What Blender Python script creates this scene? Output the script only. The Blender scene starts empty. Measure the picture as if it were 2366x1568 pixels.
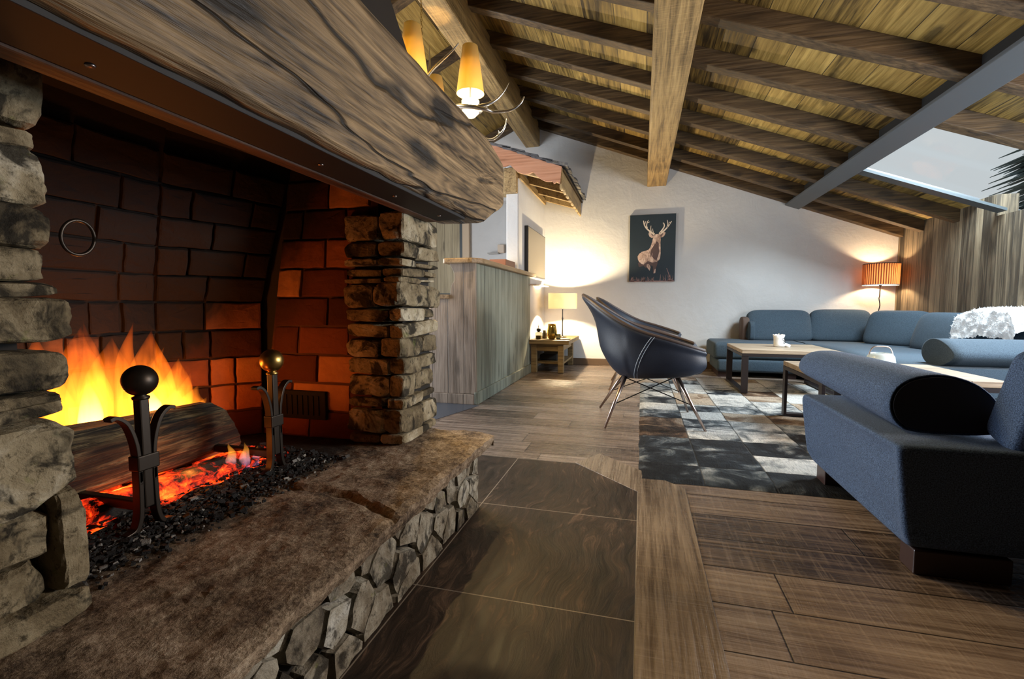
import bpy, bmesh, math, random
from mathutils import Vector, Matrix, noise as mn
from math import pi, sin, cos, radians
random.seed(7)
SC = bpy.context.scene
COL = SC.collection
# ------------------------------------------------------------------ helpers
def lerp(a, b, t): return a + (b - a) * t
def nz(p, s=1.0, seed=0.0):
    return mn.noise(Vector((p[0]*s + seed, p[1]*s + seed*1.7, p[2]*s - seed*0.6)))

class MB:
    """collects shapes in one bmesh"""
    def __init__(self): self.b = bmesh.new()
    def box(self, lo, hi, bev=0.0, seg=2, M=None):
        b = self.b
        x0,y0,z0 = lo; x1,y1,z1 = hi
        vs = [b.verts.new(p) for p in ((x0,y0,z0),(x1,y0,z0),(x1,y1,z0),(x0,y1,z0),(x0,y0,z1),(x1,y0,z1),(x1,y1,z1),(x0,y1,z1))]
        fs = [b.faces.new([vs[i] for i in f]) for f in ((0,3,2,1),(4,5,6,7),(0,1,5,4),(1,2,6,5),(2,3,7,6),(3,0,4,7))]
        if bev > 0:
            es = set(e for f in fs for e in f.edges)
            r = bmesh.ops.bevel(b, geom=list(es), offset=bev, segments=seg, affect='EDGES', profile=0.5)
            vs = list(set([v for v in vs if v.is_valid] + r['verts']))
        if M is not None:
            for v in vs: v.co = M @ v.co
        return vs
    def loft(self, rings, close=True, cap0=True, cap1=True):
        b = self.b
        R = [[b.verts.new(p) for p in r] for r in rings]
        n = len(R[0])
        for i in range(len(R)-1):
            for j in range(n if close else n-1):
                k = (j+1) % n
                try: b.faces.new((R[i][j], R[i][k], R[i+1][k], R[i+1][j]))
                except ValueError: pass
        if close and cap0: b.faces.new(list(reversed(R[0])))
        if close and cap1: b.faces.new(R[-1])
        return R
    def tube(self, pts, r, n=10, cap=True):
        pts = [Vector(p) for p in pts]
        rs = r if isinstance(r, (list, tuple)) else [r]*len(pts)
        rings = []; up = None
        for i, p in enumerate(pts):
            t = (pts[min(i+1, len(pts)-1)] - pts[max(i-1, 0)]).normalized()
            if up is None:
                up = Vector((0,0,1)) if abs(t.z) < 0.9 else Vector((1,0,0))
            a = t.cross(up).normalized(); up = a.cross(t).normalized()
            rings.append([p + (a*cos(2*pi*k/n) + up*sin(2*pi*k/n))*rs[i] for k in range(n)])
        self.loft(rings, True, cap, cap)
    def lathe(self, prof, c=(0,0,0), n=28, closed=False):
        rings = [[(c[0]+r*cos(2*pi*k/n), c[1]+r*sin(2*pi*k/n), c[2]+z) for k in range(n)] for r, z in prof]
        if closed: rings.append(rings[0])
        self.loft(rings, True, not closed, not closed)
    def prism(self, poly, fn, d0, d1):
        """poly: list of 2d points; fn(u,v,d)->xyz"""
        b = self.b
        A = [b.verts.new(fn(u,v,d0)) for u,v in poly]; B = [b.verts.new(fn(u,v,d1)) for u,v in poly]
        n = len(poly)
        b.faces.new(A[::-1]); b.faces.new(B)
        for i in range(n): b.faces.new((A[i], A[(i+1)%n], B[(i+1)%n], B[i]))
    def grid(self, P, closeu=False, closev=False):
        b = self.b
        V = [[b.verts.new(p) for p in row] for row in P]
        nu, nv = len(V), len(V[0])
        for i in range(nu if closeu else nu-1):
            for j in range(nv if closev else nv-1):
                b.faces.new((V[i][j], V[(i+1)%nu][j], V[(i+1)%nu][(j+1)%nv], V[i][(j+1)%nv]))
        return V
    def sphere(self, c, r, u=24, v=16, s=(1,1,1)):
        M = Matrix.Translation(c) @ Matrix.Diagonal((s[0],s[1],s[2],1))
        bmesh.ops.create_uvsphere(self.b, u_segments=u, v_segments=v, radius=r, matrix=M)
    def jitter(self, amp, s=8.0, seed=0.0):
        for v in self.b.verts:
            c = v.co
            v.co = c + Vector((nz(c,s,seed), nz(c,s,seed+11), nz(c,s,seed+23)))*amp
    def obj(self, name, mat=None, parent=None, smooth=False, sub=0, bevel=0.0, weld=False, tri=False):
        b = self.b
        if weld: bmesh.ops.remove_doubles(b, verts=b.verts, dist=1e-5)
        bmesh.ops.recalc_face_normals(b, faces=b.faces)
        me = bpy.data.meshes.new(name); b.to_mesh(me); b.free()
        o = bpy.data.objects.new(name, me); COL.objects.link(o)
        if mat: me.materials.append(mat)
        if smooth:
            for p in me.polygons: p.use_smooth = True
        if parent is not None:
            o.parent = parent
            o.matrix_parent_inverse = parent.matrix_basis.inverted()   # the meshes are modelled in room coordinates
            if parent.parent is not None: o.matrix_parent_inverse = Matrix.Identity(4)
        if bevel > 0:
            m = o.modifiers.new('bevel','BEVEL'); m.width = bevel; m.segments = 2; m.limit_method = 'ANGLE'; m.angle_limit = radians(40)
        if sub:
            m = o.modifiers.new('subdivision','SUBSURF'); m.levels = sub; m.render_levels = sub
        return o
    def flatshade(self): pass

def tag(o, label=None, cat=None, group=None, kind=None):
    if label: o['label'] = label
    if cat: o['category'] = cat
    if group: o['group'] = group
    if kind: o['kind'] = kind
    return o
def thing(name, label, cat, loc=(0,0,0), group=None):
    o = bpy.data.objects.new(name, None); COL.objects.link(o)
    o.empty_display_size = 0.1
    o.location = loc
    return tag(o, label, cat, group)
def struct(o):
    o['kind'] = 'structure'; return o
def children(o): return [c for c in bpy.data.objects if c.parent == o]
def dup(root, offset, rotz=0.0, label=None, group=None):
    """copy of a thing, its parts and their sub-parts"""
    r = root.copy(); COL.objects.link(r)
    r.location = Vector(root.location) + Vector(offset); r.rotation_euler = (0,0,rotz)
    if label: r['label'] = label
    if group: r['group'] = group
    for ch in children(root):
        c = ch.copy(); COL.objects.link(c); c.parent = r; c.matrix_parent_inverse = ch.matrix_parent_inverse.copy()
        for g in children(ch):
            d = g.copy(); COL.objects.link(d); d.parent = c; d.matrix_parent_inverse = g.matrix_parent_inverse.copy()
    return r

def catmull(pts, n):
    """n samples per span through the points"""
    P = [Vector(p) for p in pts]; out = []
    for i in range(len(P)-1):
        p0 = P[max(i-1,0)]; p1 = P[i]; p2 = P[i+1]; p3 = P[min(i+2,len(P)-1)]
        for k in range(n):
            t = k/n
            out.append(0.5*((2*p1)+(p2-p0)*t+(2*p0-5*p1+4*p2-p3)*t*t+(3*p1-p0-3*p2+p3)*t**3))
    out.append(P[-1]); return out

# ------------------------------------------------------------------ materials
class N:
    def __init__(self, name):
        self.m = bpy.data.materials.new(name); self.m.use_nodes = True
        self.t = self.m.node_tree; self.t.nodes.clear()
        self.out = self.t.nodes.new('ShaderNodeOutputMaterial')
    def n(self, typ, ins=None, **kw):
        x = self.t.nodes.new('ShaderNode'+typ)
        for k, v in kw.items(): setattr(x, k, v)
        for k, v in (ins or {}).items(): self.set(x.inputs[k], v)
        return x
    def set(self, sock, v):
        if isinstance(v, bpy.types.NodeSocket): self.t.links.new(v, sock)
        elif isinstance(v, bpy.types.Node): self.t.links.new(v.outputs[0], sock)
        elif isinstance(v, (tuple, list)) and sock.type == 'RGBA' and len(v) == 3: sock.default_value = (*v, 1)
        else: sock.default_value = v
    def math(self, op, a, b=0.0, c=0.0, clamp=False):
        x = self.n('Math', operation=op, use_clamp=clamp)
        self.set(x.inputs[0], a); self.set(x.inputs[1], b)
        if len(x.inputs) > 2: self.set(x.inputs[2], c)
        return x.outputs[0]
    def ramp(self, fac, stops, interp='LINEAR'):
        x = self.n('ValToRGB'); x.color_ramp.interpolation = interp
        el = x.color_ramp.elements
        while len(el) > 1: el.remove(el[-1])
        for i, (p, c) in enumerate(stops):
            e = el[0] if i == 0 else el.new(p)
            e.position = p; e.color = (*c, 1) if len(c) == 3 else c
        self.set(x.inputs[0], fac); return x.outputs[0]
    def mix(self, fac, a, b, mode='MIX'):
        x = self.n('Mix', data_type='RGBA', blend_type=mode)
        self.set(x.inputs[0], fac); self.set(x.inputs[6], a); self.set(x.inputs[7], b)
        return x.outputs[2]
    def noise(self, vec, scale, detail=6, rough=.55, dist=0.0, out=0):
        x = self.n('TexNoise', {'Vector':vec,'Scale':scale,'Detail':detail,'Roughness':rough,'Distortion':dist}); return x.outputs[out]
    def coords(self, rnd=0.0):
        c = self.n('TexCoord').outputs['Object']
        if rnd:
            r = self.n('ObjectInfo').outputs['Random']
            s = self.n('VectorMath', operation='SCALE'); self.set(s.inputs[0], (rnd, rnd*1.3, rnd*.7)); self.set(s.inputs['Scale'], r)
            a = self.n('VectorMath', operation='ADD'); self.set(a.inputs[0], c); self.set(a.inputs[1], s.outputs[0]); c = a.outputs[0]
        return c
    def scale(self, v, s):
        x = self.n('VectorMath', operation='MULTIPLY'); self.set(x.inputs[0], v); self.set(x.inputs[1], s); return x.outputs[0]
    def add(self, v, s):
        x = self.n('VectorMath', operation='ADD'); self.set(x.inputs[0], v); self.set(x.inputs[1], s); return x.outputs[0]
    def sep(self, v):
        x = self.n('SeparateXYZ'); self.set(x.inputs[0], v); return x.outputs
    def comb(self, a, b, c=0.0):
        x = self.n('CombineXYZ'); self.set(x.inputs[0], a); self.set(x.inputs[1], b); self.set(x.inputs[2], c); return x.outputs[0]
    def bump(self, h, strength=.3, dist=.01):
        return self.n('Bump', {'Height':h,'Strength':strength,'Distance':dist}).outputs[0]
    def pbr(self, color, rough=.6, metal=0.0, normal=None, **extra):
        b = self.n('BsdfPrincipled')
        self.set(b.inputs['Base Color'], color); self.set(b.inputs['Roughness'], rough); self.set(b.inputs['Metallic'], metal)
        if normal is not None: self.set(b.inputs['Normal'], normal)
        for k, v in extra.items(): self.set(b.inputs[k.replace('_',' ')], v)
        self.set(self.out.inputs[0], b.outputs[0]); return self.m

def plain(name, c, rough=.5, metal=0.0, **k):
    return N(name).pbr(c, rough, metal, **k)

AX = {'X':0,'Y':1,'Z':2}
def wood(name, cols, along='X', fine=22.0, rough=.55, plank=None, bump=.35, contour=9.0, knots=.5, rnd=7.0, cracks=0.0, saw=0.0, spec=.4, tint=.5, base=5.0, kn=(.10,.22)):
    """cols: dark, mid, light.  plank = (across axis, width, length)"""
    a = N(name); c = a.coords(rnd); al = AX[along]
    if plank:
        ca, w, ln = plank
        s = a.sep(a.coords(0)); u = s[AX[ca]]; l = s[al]
        ui = a.math('FLOOR', a.math('DIVIDE', u, w))
        wn = a.n('TexWhiteNoise', {'W':ui}, noise_dimensions='1D').outputs[0]
        li = a.math('FLOOR', a.math('ADD', a.math('DIVIDE', l, ln), a.math('MULTIPLY', wn, 3.0)))
        idn = a.n('TexWhiteNoise', {'Vector':a.comb(ui, li, 3.0)}, noise_dimensions='3D')
        pid = idn.outputs[0]
        c = a.add(c, a.scale(idn.outputs[1], (9.0,9.0,9.0)))
        fu = a.math('FRACT', a.math('DIVIDE', u, w)); du = a.math('MULTIPLY', a.math('MINIMUM', fu, a.math('SUBTRACT', 1.0, fu)), w)
        fl = a.math('FRACT', a.math('ADD', a.math('DIVIDE', l, ln), a.math('MULTIPLY', wn, 3.0))); dl = a.math('MULTIPLY', a.math('MINIMUM', fl, a.math('SUBTRACT', 1.0, fl)), ln)
        gap = a.n('MapRange', {'Value':a.math('MINIMUM', du, dl),'From Min':.0006,'From Max':.0032}).outputs[0]
    sc = [base]*3; sc[al] = .55
    v = a.scale(c, tuple(sc))
    base = a.noise(v, 1.0, 3, .5, .6)
    cont = a.math('FRACT', a.math('MULTIPLY', base, contour))
    cont = a.math('ABSOLUTE', a.math('SUBTRACT', cont, .5))
    sc2 = [fine*3]*3; sc2[al] = fine*.12
    fib = a.n('MapRange', {'Value':a.noise(a.scale(c, tuple(sc2)), 1.0, 5, .65),'From Min':.30,'From Max':.70}).outputs[0]
    big = a.noise(c, 1.7, 3)
    f = a.math('ADD', a.math('MULTIPLY', cont, .55), a.math('ADD', a.math('MULTIPLY', fib, .62), a.math('MULTIPLY', big, .45)))
    f = a.math('SUBTRACT', f, .32)
    if plank: f = a.math('ADD', f, a.math('MULTIPLY', a.math('SUBTRACT', pid, .5), tint))
    h = a.math('ADD', a.math('MULTIPLY', cont, .4), fib)
    col = a.ramp(f, [(0.0, cols[0]), (.42, cols[1]), (1.0, cols[2])])
    if knots:
        sk = [6.5]*3; sk[al] = 2.2
        vv = a.n('TexVoronoi', {'Vector':a.add(a.scale(c, tuple(sk)), a.scale(a.noise(c, 9.0, 3, out=1), (.25,.25,.25))),'Scale':1.0}).outputs[0]
        k = a.n('MapRange', {'Value':vv,'From Min':kn[0],'From Max':kn[1],'To Min':knots,'To Max':0.0}).outputs[0]
        col = a.mix(k, col, tuple(x*.35 for x in cols[0]))
    if cracks:
        sk = [2.6]*3; sk[al] = .33
        nn = a.noise(a.scale(c, tuple(sk)), 1.0, 4, .45, .8)
        d = a.math('ABSOLUTE', a.math('SUBTRACT', a.math('FRACT', a.math('MULTIPLY', nn, 5.0)), .5))
        ck = a.n('MapRange', {'Value':d,'From Min':.008,'From Max':.04,'To Min':cracks,'To Max':0.0}).outputs[0]
        col = a.mix(ck, col, (.006,.004,.003)); h = a.math('SUBTRACT', h, a.math('MULTIPLY', ck, 2.0))
    if saw:
        sk = [6.0]*3; sk[al] = 150.0
        sw = a.noise(a.scale(c, tuple(sk)), 1.0, 3, .5)
        col = a.mix(a.n('MapRange', {'Value':sw,'From Min':.5,'From Max':.7,'To Min':0.0,'To Max':saw}).outputs[0], col, tuple(min(1,x*1.7) for x in cols[2]))
        h = a.math('ADD', h, a.math('MULTIPLY', sw, .8))
    if plank:
        col = a.mix(gap, (.012,.008,.005), col); h = a.math('ADD', h, a.math('MULTIPLY', gap, 1.5))
    return a.pbr(col, a.math('ADD', rough, a.math('MULTIPLY', a.math('SUBTRACT', fib, .5), .3)), 0, a.bump(h, bump, .004), **{'Specular IOR Level':spec})

def stone(name, cols, dark=.6, lichen=.25, scale=9.0, bump=.7, rough=.85):
    a = N(name); g = a.n('NewGeometry').outputs['Random Per Island']; c = a.coords(0)
    c2 = a.add(c, a.scale(a.comb(g, a.math('MULTIPLY', g, 3.3), g), (5,5,5)))
    n1 = a.noise(c2, scale, 8, .65, .4); n2 = a.noise(c2, scale*4, 6, .7); n3 = a.noise(c2, scale*.8, 5, .6, .8)
    col = a.ramp(a.math('ADD', a.math('MULTIPLY', g, .62), a.math('MULTIPLY', a.math('SUBTRACT', n1, .40), 1.9)), [(0.0,cols[0]),(.35,cols[1]),(.7,cols[2]),(1.0,cols[3])])
    dk = a.n('MapRange', {'Value':n3,'From Min':.52,'From Max':.60,'To Min':0.0,'To Max':dark}).outputs[0]
    col = a.mix(dk, col, tuple(x*.22 for x in cols[0]))
    dk2 = a.n('MapRange', {'Value':n2,'From Min':.56,'From Max':.66,'To Min':0.0,'To Max':dark}).outputs[0]
    col = a.mix(dk2, col, tuple(x*.3 for x in cols[1]))
    if lichen:
        n4 = a.noise(c2, scale*1.9, 5, .6)
        col = a.mix(a.n('MapRange', {'Value':n4,'From Min':.62,'From Max':.7,'To Min':0.0,'To Max':lichen}).outputs[0], col, (.16,.17,.04))
    h = a.math('ADD', n1, a.math('MULTIPLY', n2, .5))
    return a.pbr(col, rough, 0, a.bump(h, bump, .02), **{'Specular IOR Level':.25})

def fabric(name, c0, c1, s=420.0, bump=.5, sheen=.06):
    a = N(name); c = a.coords(0)
    n1 = a.noise(c, s, 2, .8); n2 = a.noise(c, 3.0, 3)
    f = a.n('MapRange', {'Value':n1,'From Min':.36,'From Max':.66}).outputs[0]
    col = a.mix(f, c0, c1); col = a.mix(a.math('MULTIPLY', n2, .25), col, c0)
    return a.pbr(col, .92, 0, a.bump(n1, bump, .003), **{'Sheen Weight':sheen,'Sheen Roughness':.5,'Specular IOR Level':.15})
# ------------------------------------------------------------------ material library
M = {}
M['ceil'] = wood('ceiling_boards', ((.045,.026,.006),(.24,.148,.034),(.50,.33,.092)), 'Y', 18, .6, ('X',.22,3.1), .3, 6, .7, tint=.55)
M['rafter'] = wood('rafter_wood', ((.022,.012,.005),(.078,.046,.019),(.20,.128,.058)), 'X', 22, .62, None, .4, 8, .6)
M['purlin'] = wood('purlin_wood', ((.10,.060,.022),(.30,.190,.072),(.49,.335,.14)), 'Y', 26, .6, None, .45, 5, .3, saw=.15)
M['mantel'] = wood('mantel_wood', ((.016,.009,.005),(.200,.130,.064),(.48,.325,.165)), 'Y', 15, .62, None, 1.0, 26, .95, cracks=.95, base=6.5, kn=(.17,.30))
M['floorwood'] = wood('oak_planks', ((.055,.037,.028),(.195,.140,.107),(.39,.305,.245)), 'X', 20, .27, ('Y',.187,1.5), .4, 5, .35, rnd=0, saw=.16, tint=.62, spec=.5)
M['strip'] = wood('border_oak', ((.09,.062,.042),(.25,.185,.13),(.42,.33,.245)), 'Y', 20, .28, None, .35, 4, .2, saw=.10, spec=.5)
M['barfront'] = wood('grey_spruce_front', ((.10,.105,.08),(.225,.235,.185),(.34,.345,.28)), 'Z', 22, .6, ('Y',.098,40.0), .35, 5, .5, tint=.28)  # green cast of the light is put into the front boards' colour
M['barend'] = wood('grey_spruce_end', ((.15,.115,.088),(.31,.245,.195),(.44,.36,.29)), 'Z', 22, .6, ('X',.135,40.0), .3, 5, .6, tint=.18)
M['bartop'] = wood('bar_top_wood', ((.12,.075,.038),(.28,.19,.105),(.42,.30,.18)), 'Y', 24, .5, None, .3, 4, .2)
M['wallwood'] = wood('old_wall_boards', ((.032,.023,.013),(.13,.098,.060),(.28,.22,.14)), 'Z', 20, .7, ('Y',.088,30.0), .5, 6, .5, tint=.65)
M['door'] = wood('door_boards', ((.30,.24,.15),(.46,.385,.25),(.58,.50,.35)), 'Z', 20, .6, ('X',.13,40.0), .2, 4, .7, tint=.15)
M['tablewood'] = wood('table_oak', ((.16,.115,.075),(.34,.26,.18),(.50,.40,.30)), 'X', 22, .45, None, .3, 5, .3)
M['sidewood'] = wood('side_table_wood', ((.07,.042,.018),(.20,.13,.055),(.34,.24,.12)), 'X', 22, .5, None, .35, 5, .3)
M['canopywood'] = wood('canopy_wood', ((.16,.10,.045),(.36,.25,.115),(.50,.37,.19)), 'Y', 20, .6, None, .3, 5, .3)
M['pinkwood'] = wood('larch_fascia', ((.30,.13,.07),(.50,.24,.14),(.60,.32,.20)), 'X', 20, .6, None, .3, 4, .25)
M['darkboard'] = wood('dark_boards', ((.03,.018,.008),(.085,.055,.025),(.14,.09,.045)), 'X', 20, .65)
M['footwood'] = plain('dark_foot', (.028,.012,.010), .4)
M['stone'] = stone('field_stone', ((.050,.038,.022),(.17,.128,.072),(.31,.25,.155),(.47,.41,.30)), .92, .4, 13.0)
M['hearthstone'] = stone('hearth_stones', ((.060,.048,.036),(.22,.185,.135),(.40,.37,.30),(.55,.54,.49)), .85, .5, 12.0)
M['mortar'] = plain('mortar', (.016,.013,.010), .95)
M['iron'] = plain('black_iron', (.020,.016,.013), .5, .7)
M['andiron'] = plain('worn_iron', (.045,.034,.026), .42, .85)
M['brass'] = plain('brass_ball', (.42,.27,.08), .33, 1.0)
M['darkplate'] = plain('dark_metal_plate', (.005,.003,.0025), .7, 0)
M['steel'] = plain('blue_grey_steel', (.085,.095,.105), .5, .3)
M['soot'] = plain('soot_and_shadow_black', (.007,.006,.005), .95)
M['tableiron'] = plain('table_iron', (.022,.015,.015), .45, .5)
M['chrome'] = plain('polished_silver', (.86,.85,.83), .22, 1.0)
M['legmetal'] = plain('rose_metal_leg', (.50,.40,.36), .28, 1.0)
M['wire'] = plain('black_wire', (.01,.01,.012), .4, .6)
M['white'] = plain('white_paint', (.78,.78,.76), .6)
M['frame'] = plain('window_frame_dark', (.05,.06,.065), .5)
M['black'] = plain('black_plastic', (.012,.012,.014), .35)
M['greywood'] = plain('beige_block', (.55,.44,.34), .6)
M['sofa'] = fabric('slate_blue_weave', (.014,.026,.054), (.105,.165,.29), 300, .7)
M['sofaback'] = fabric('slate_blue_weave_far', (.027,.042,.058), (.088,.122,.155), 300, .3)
M['fur'] = fabric('white_fur', (.80,.80,.80), (.95,.95,.95), 90, 1.0, .6)
def mk_plaster():
    a = N('white_plaster'); c = a.coords()
    n1 = a.noise(c, 3.2, 6, .6, .5); n2 = a.noise(c, 14, 4, .6)
    col = a.mix(n1, (.52,.505,.49), (.62,.61,.60))
    return a.pbr(col, .85, 0, a.bump(a.math('ADD', n1, a.math('MULTIPLY', n2, .25)), .35, .03), **{'Specular IOR Level':.2})
M['plaster'] = mk_plaster()
def mk_tile():
    a = N('dark_slate_tile'); c = a.coords()
    s = a.sep(c)
    w = a.noise(c, 1.6, 3, .5, out=1)
    cc = a.add(c, a.scale(w, (.35,.35,0)))
    st = a.n('MapRange', {'Value':a.noise(a.scale(cc, (26.0,5.0,1.0)), 1.0, 6, .7, 1.2),'From Min':.25,'From Max':.75}).outputs[0]
    big = a.noise(c, 2.2, 4)
    col = a.ramp(a.math('ADD', a.math('MULTIPLY', st, .8), a.math('MULTIPLY', a.math('SUBTRACT', big, .5), .8)), [(0.12,(.008,.005,.004)),(.5,(.044,.027,.018)),(.85,(.21,.13,.083))])
    def gr(x, off, w):
        f = a.math('FRACT', a.math('DIVIDE', a.math('ADD', x, off), w)); return a.math('MULTIPLY', a.math('MINIMUM', f, a.math('SUBTRACT', 1.0, f)), w)
    d = a.math('MINIMUM', gr(s[0], .598, .598), gr(s[1], -1.167+.573*4, .573))
    g = a.n('MapRange', {'Value':d,'From Min':.0011,'From Max':.0024,'To Min':1.0,'To Max':0.0}).outputs[0]
    col = a.mix(g, col, (.30,.25,.20))
    return a.pbr(col, a.math('ADD', .42, a.math('MULTIPLY', st, .2)), 0, a.bump(a.math('ADD', st, a.math('MULTIPLY', big, 2.0)), .35, .004), **{'Specular IOR Level':.35})
M['tile'] = mk_tile()
def mk_slab():
    a = N('gneiss_slab'); c = a.coords()
    n1 = a.n('MapRange', {'Value':a.noise(c, 120, 4, .7, .2),'From Min':.2,'From Max':.8}).outputs[0]; n2 = a.n('MapRange', {'Value':a.noise(c, 7.0, 6, .65),'From Min':.3,'From Max':.7}).outputs[0]; n3 = a.n('MapRange', {'Value':a.noise(a.scale(c,(44,30,44)), 1.0, 6, .75),'From Min':.3,'From Max':.7}).outputs[0]
    col = a.ramp(a.math('ADD', a.math('MULTIPLY', n1, .55), a.math('ADD', a.math('MULTIPLY', n3, .35), a.math('MULTIPLY', a.math('SUBTRACT', n2, .42), .55))), [(.14,(.030,.020,.013)),(.38,(.15,.100,.062)),(.62,(.34,.25,.165)),(.9,(.56,.45,.33))])
    s = a.sep(c)                                                         # ash and soot trodden out of the fire
    e = a.math('ADD', s[0], a.math('MULTIPLY', a.math('SUBTRACT', a.noise(c, 14, 5, .7), .5), .22))
    soot = a.n('MapRange', {'Value':e,'From Min':-1.0,'From Max':-.88,'To Min':.96,'To Max':0.0}).outputs[0]
    col = a.mix(soot, col, (.008,.006,.005))
    return a.pbr(col, .8, 0, a.bump(a.math('ADD', n2, n3), .6, .010), **{'Specular IOR Level':.3})
M['slab'] = mk_slab()
def mk_brick(name='fire_brick', fixed=None):
    a = N(name); g = a.n('NewGeometry').outputs['Random Per Island']; c = a.coords()
    n1 = a.noise(c, 22, 6, .65); n2 = a.noise(c, 4.5, 4, .6, .4)
    col = a.ramp(g, [(0,(.035,.010,.006)),(.45,(.10,.026,.011)),(.68,(.28,.080,.028)),(.82,(.46,.17,.06)),(1,(.60,.28,.11))])
    if fixed: col = a.mix(n2, fixed, tuple(x*.5 for x in fixed))
    col = a.mix(a.math('MULTIPLY', n1, .55), col, (.09,.030,.014))
    s = a.sep(c)                                                         # soot of years, heavier up in the smoke chamber
    k = a.math('ADD', a.math('MULTIPLY', a.math('SUBTRACT', n2, .5), 1.6), a.math('MULTIPLY', a.math('SUBTRACT', s[2], .92), 3.4))
    k = a.math('ADD', k, a.math('MULTIPLY', a.math('SUBTRACT', -1.30, s[0]), 4.0))
    k = a.math('ADD', k, a.math('MULTIPLY', a.math('SUBTRACT', .5, g), .55))
    col = a.mix(a.n('MapRange', {'Value':k,'From Min':-.70,'From Max':.18,'To Min':0.0,'To Max':.985}).outputs[0], col, (.012,.008,.006))
    return a.pbr(col, .85, 0, a.bump(n1, .6, .01), **{'Specular IOR Level':.2})
M['brick'] = mk_brick(); M['brickmortar'] = mk_brick('sooty_mortar', (.13,.055,.026))
def mk_log():
    a = N('charred_log'); c = a.coords()
    f = a.n('MapRange', {'Value':a.noise(a.scale(c, (60,3.5,60)), 1.0, 6, .65, .5),'From Min':.3,'From Max':.7}).outputs[0]; b = a.noise(c, 7, 5, .6)
    col = a.ramp(a.math('ADD', a.math('MULTIPLY', f, .7), a.math('MULTIPLY', a.math('SUBTRACT', b, .3), .7)), [(.28,(.006,.005,.003)),(.5,(.07,.048,.022)),(.85,(.36,.27,.13))])
    return a.pbr(col, .8, 0, a.bump(f, 1.0, .02))
M['log'] = mk_log()
def mk_ember():
    a = N('glowing_embers'); c = a.coords()
    n = a.noise(c, 34, 6, .7, .6); b = a.noise(c, 7, 3, .5)
    f = a.math('ADD', a.math('MULTIPLY', n, .8), a.math('MULTIPLY', a.math('SUBTRACT', b, .5), 1.1))
    e = a.ramp(f, [(.30,(.0,.0,.0)),(.40,(.35,.012,.002)),(.52,(1,.09,.006)),(.66,(1,.30,.03)),(.8,(1,.62,.16))])
    bs = a.n('BsdfPrincipled', {'Base Color':(.02,.015,.012),'Roughness':.9,'Emission Color':e,'Emission Strength':2.6,'Normal':a.bump(n, .8, .01)})
    a.set(a.out.inputs[0], bs.outputs[0]); return a.m
M['ember'] = mk_ember()
def mk_coal():
    a = N('coal_and_ash'); g = a.n('NewGeometry').outputs['Random Per Island']; c = a.coords()
    n = a.noise(c, 60, 5, .7)
    col = a.ramp(g, [(0,(.004,.0035,.003)),(.80,(.010,.008,.007)),(.90,(.07,.06,.05)),(1,(.45,.42,.38))])
    return a.pbr(a.mix(a.math('MULTIPLY', n, .6), col, (.01,.008,.008)), .85, 0, a.bump(n, .8, .01))
M['coal'] = mk_coal()
def mk_shade(name, c, tr, rough=.8, pleat=None):
    a = N(name); d = a.n('BsdfDiffuse', {'Color':c}); t = a.n('BsdfTranslucent', {'Color':tr})
    m = a.n('MixShader', {0:.62,1:d.outputs[0],2:t.outputs[0]}); a.set(a.out.inputs[0], m.outputs[0]); return a.m
M['amber'] = mk_shade('amber_lampshade', (.95,.78,.38), (1.0,.80,.30))
M['whiteshade'] = mk_shade('white_lampshade', (.90,.84,.72), (.95,.86,.68))
def mk_pleat():
    a = N('pleated_lampshade'); s = a.sep(a.coords())
    an = a.math('ARCTAN2', a.math('SUBTRACT', s[1], 6.08), a.math('SUBTRACT', s[0], 2.515))
    st = a.math('ADD', .5, a.math('MULTIPLY', .5, a.math('SINE', a.math('MULTIPLY', an, 46.0))))   # fold shading painted as stripes, darker where the cloth doubles
    col = a.mix(st, (.12,.05,.025), (.86,.50,.28)); d = a.n('BsdfDiffuse', {'Color':a.mix(st, (.16,.07,.04), (.60,.34,.20))}); t = a.n('BsdfTranslucent', {'Color':col})
    m = a.n('MixShader', {0:.5,1:d.outputs[0],2:t.outputs[0]}); a.set(a.out.inputs[0], m.outputs[0]); return a.m
M['pleat'] = mk_pleat()
def glow(name, c, s):
    a = N(name); e = a.n('Emission', {'Color':c,'Strength':s}); a.set(a.out.inputs[0], e.outputs[0]); return a.m
M['cupglow'] = glow('lit_glass_cup', (1,.83,.52), 2.2)
M['candleflame'] = glow('candle_flame', (1,.62,.25), 14)
def glass(name, c, rough=.02, mix=.5):
    a = N(name); g = a.n('BsdfGlossy', {'Color':(1,1,1),'Roughness':rough}); t = a.n('BsdfTransparent', {'Color':c})
    f = a.math('MULTIPLY', a.math('POWER', a.n('LayerWeight', {'Blend':.5}).outputs['Facing'], 4.0), .07); m = a.n('MixShader', {0:f,1:t.outputs[0],2:g.outputs[0]}); a.set(a.out.inputs[0], m.outputs[0]); return a.m
M['glass'] = glass('clear_glass', (.93,.96,.96))
def mk_milky():
    a = N('milky_glass'); t = a.n('BsdfTransparent', {'Color':(.85,.9,.9)}); d = a.n('BsdfPrincipled', {'Base Color':(.72,.80,.82),'Roughness':.12})
    m = a.n('MixShader', {0:.6,1:t.outputs[0],2:d.outputs[0]}); a.set(a.out.inputs[0], m.outputs[0]); return a.m
M['goldglass'] = plain('gold_glass', (.55,.36,.08), .12, .9)
M['jarglass'] = glass('jar_glass', (.55,.55,.50))
def mk_leather():
    a = N('dark_blue_leather'); c = a.coords(); n = a.noise(c, 5, 5, .6); f = a.noise(c, 160, 3, .6)
    col = a.mix(n, (.006,.009,.019), (.022,.031,.054))
    return a.pbr(col, a.math('ADD', .42, a.math('MULTIPLY', n, .15)), 0, a.bump(f, .25, .002), **{'Specular IOR Level':.45})
M['leather'] = mk_leather()
M['trim'] = plain('brown_piping', (.055,.038,.034), .5)
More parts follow.
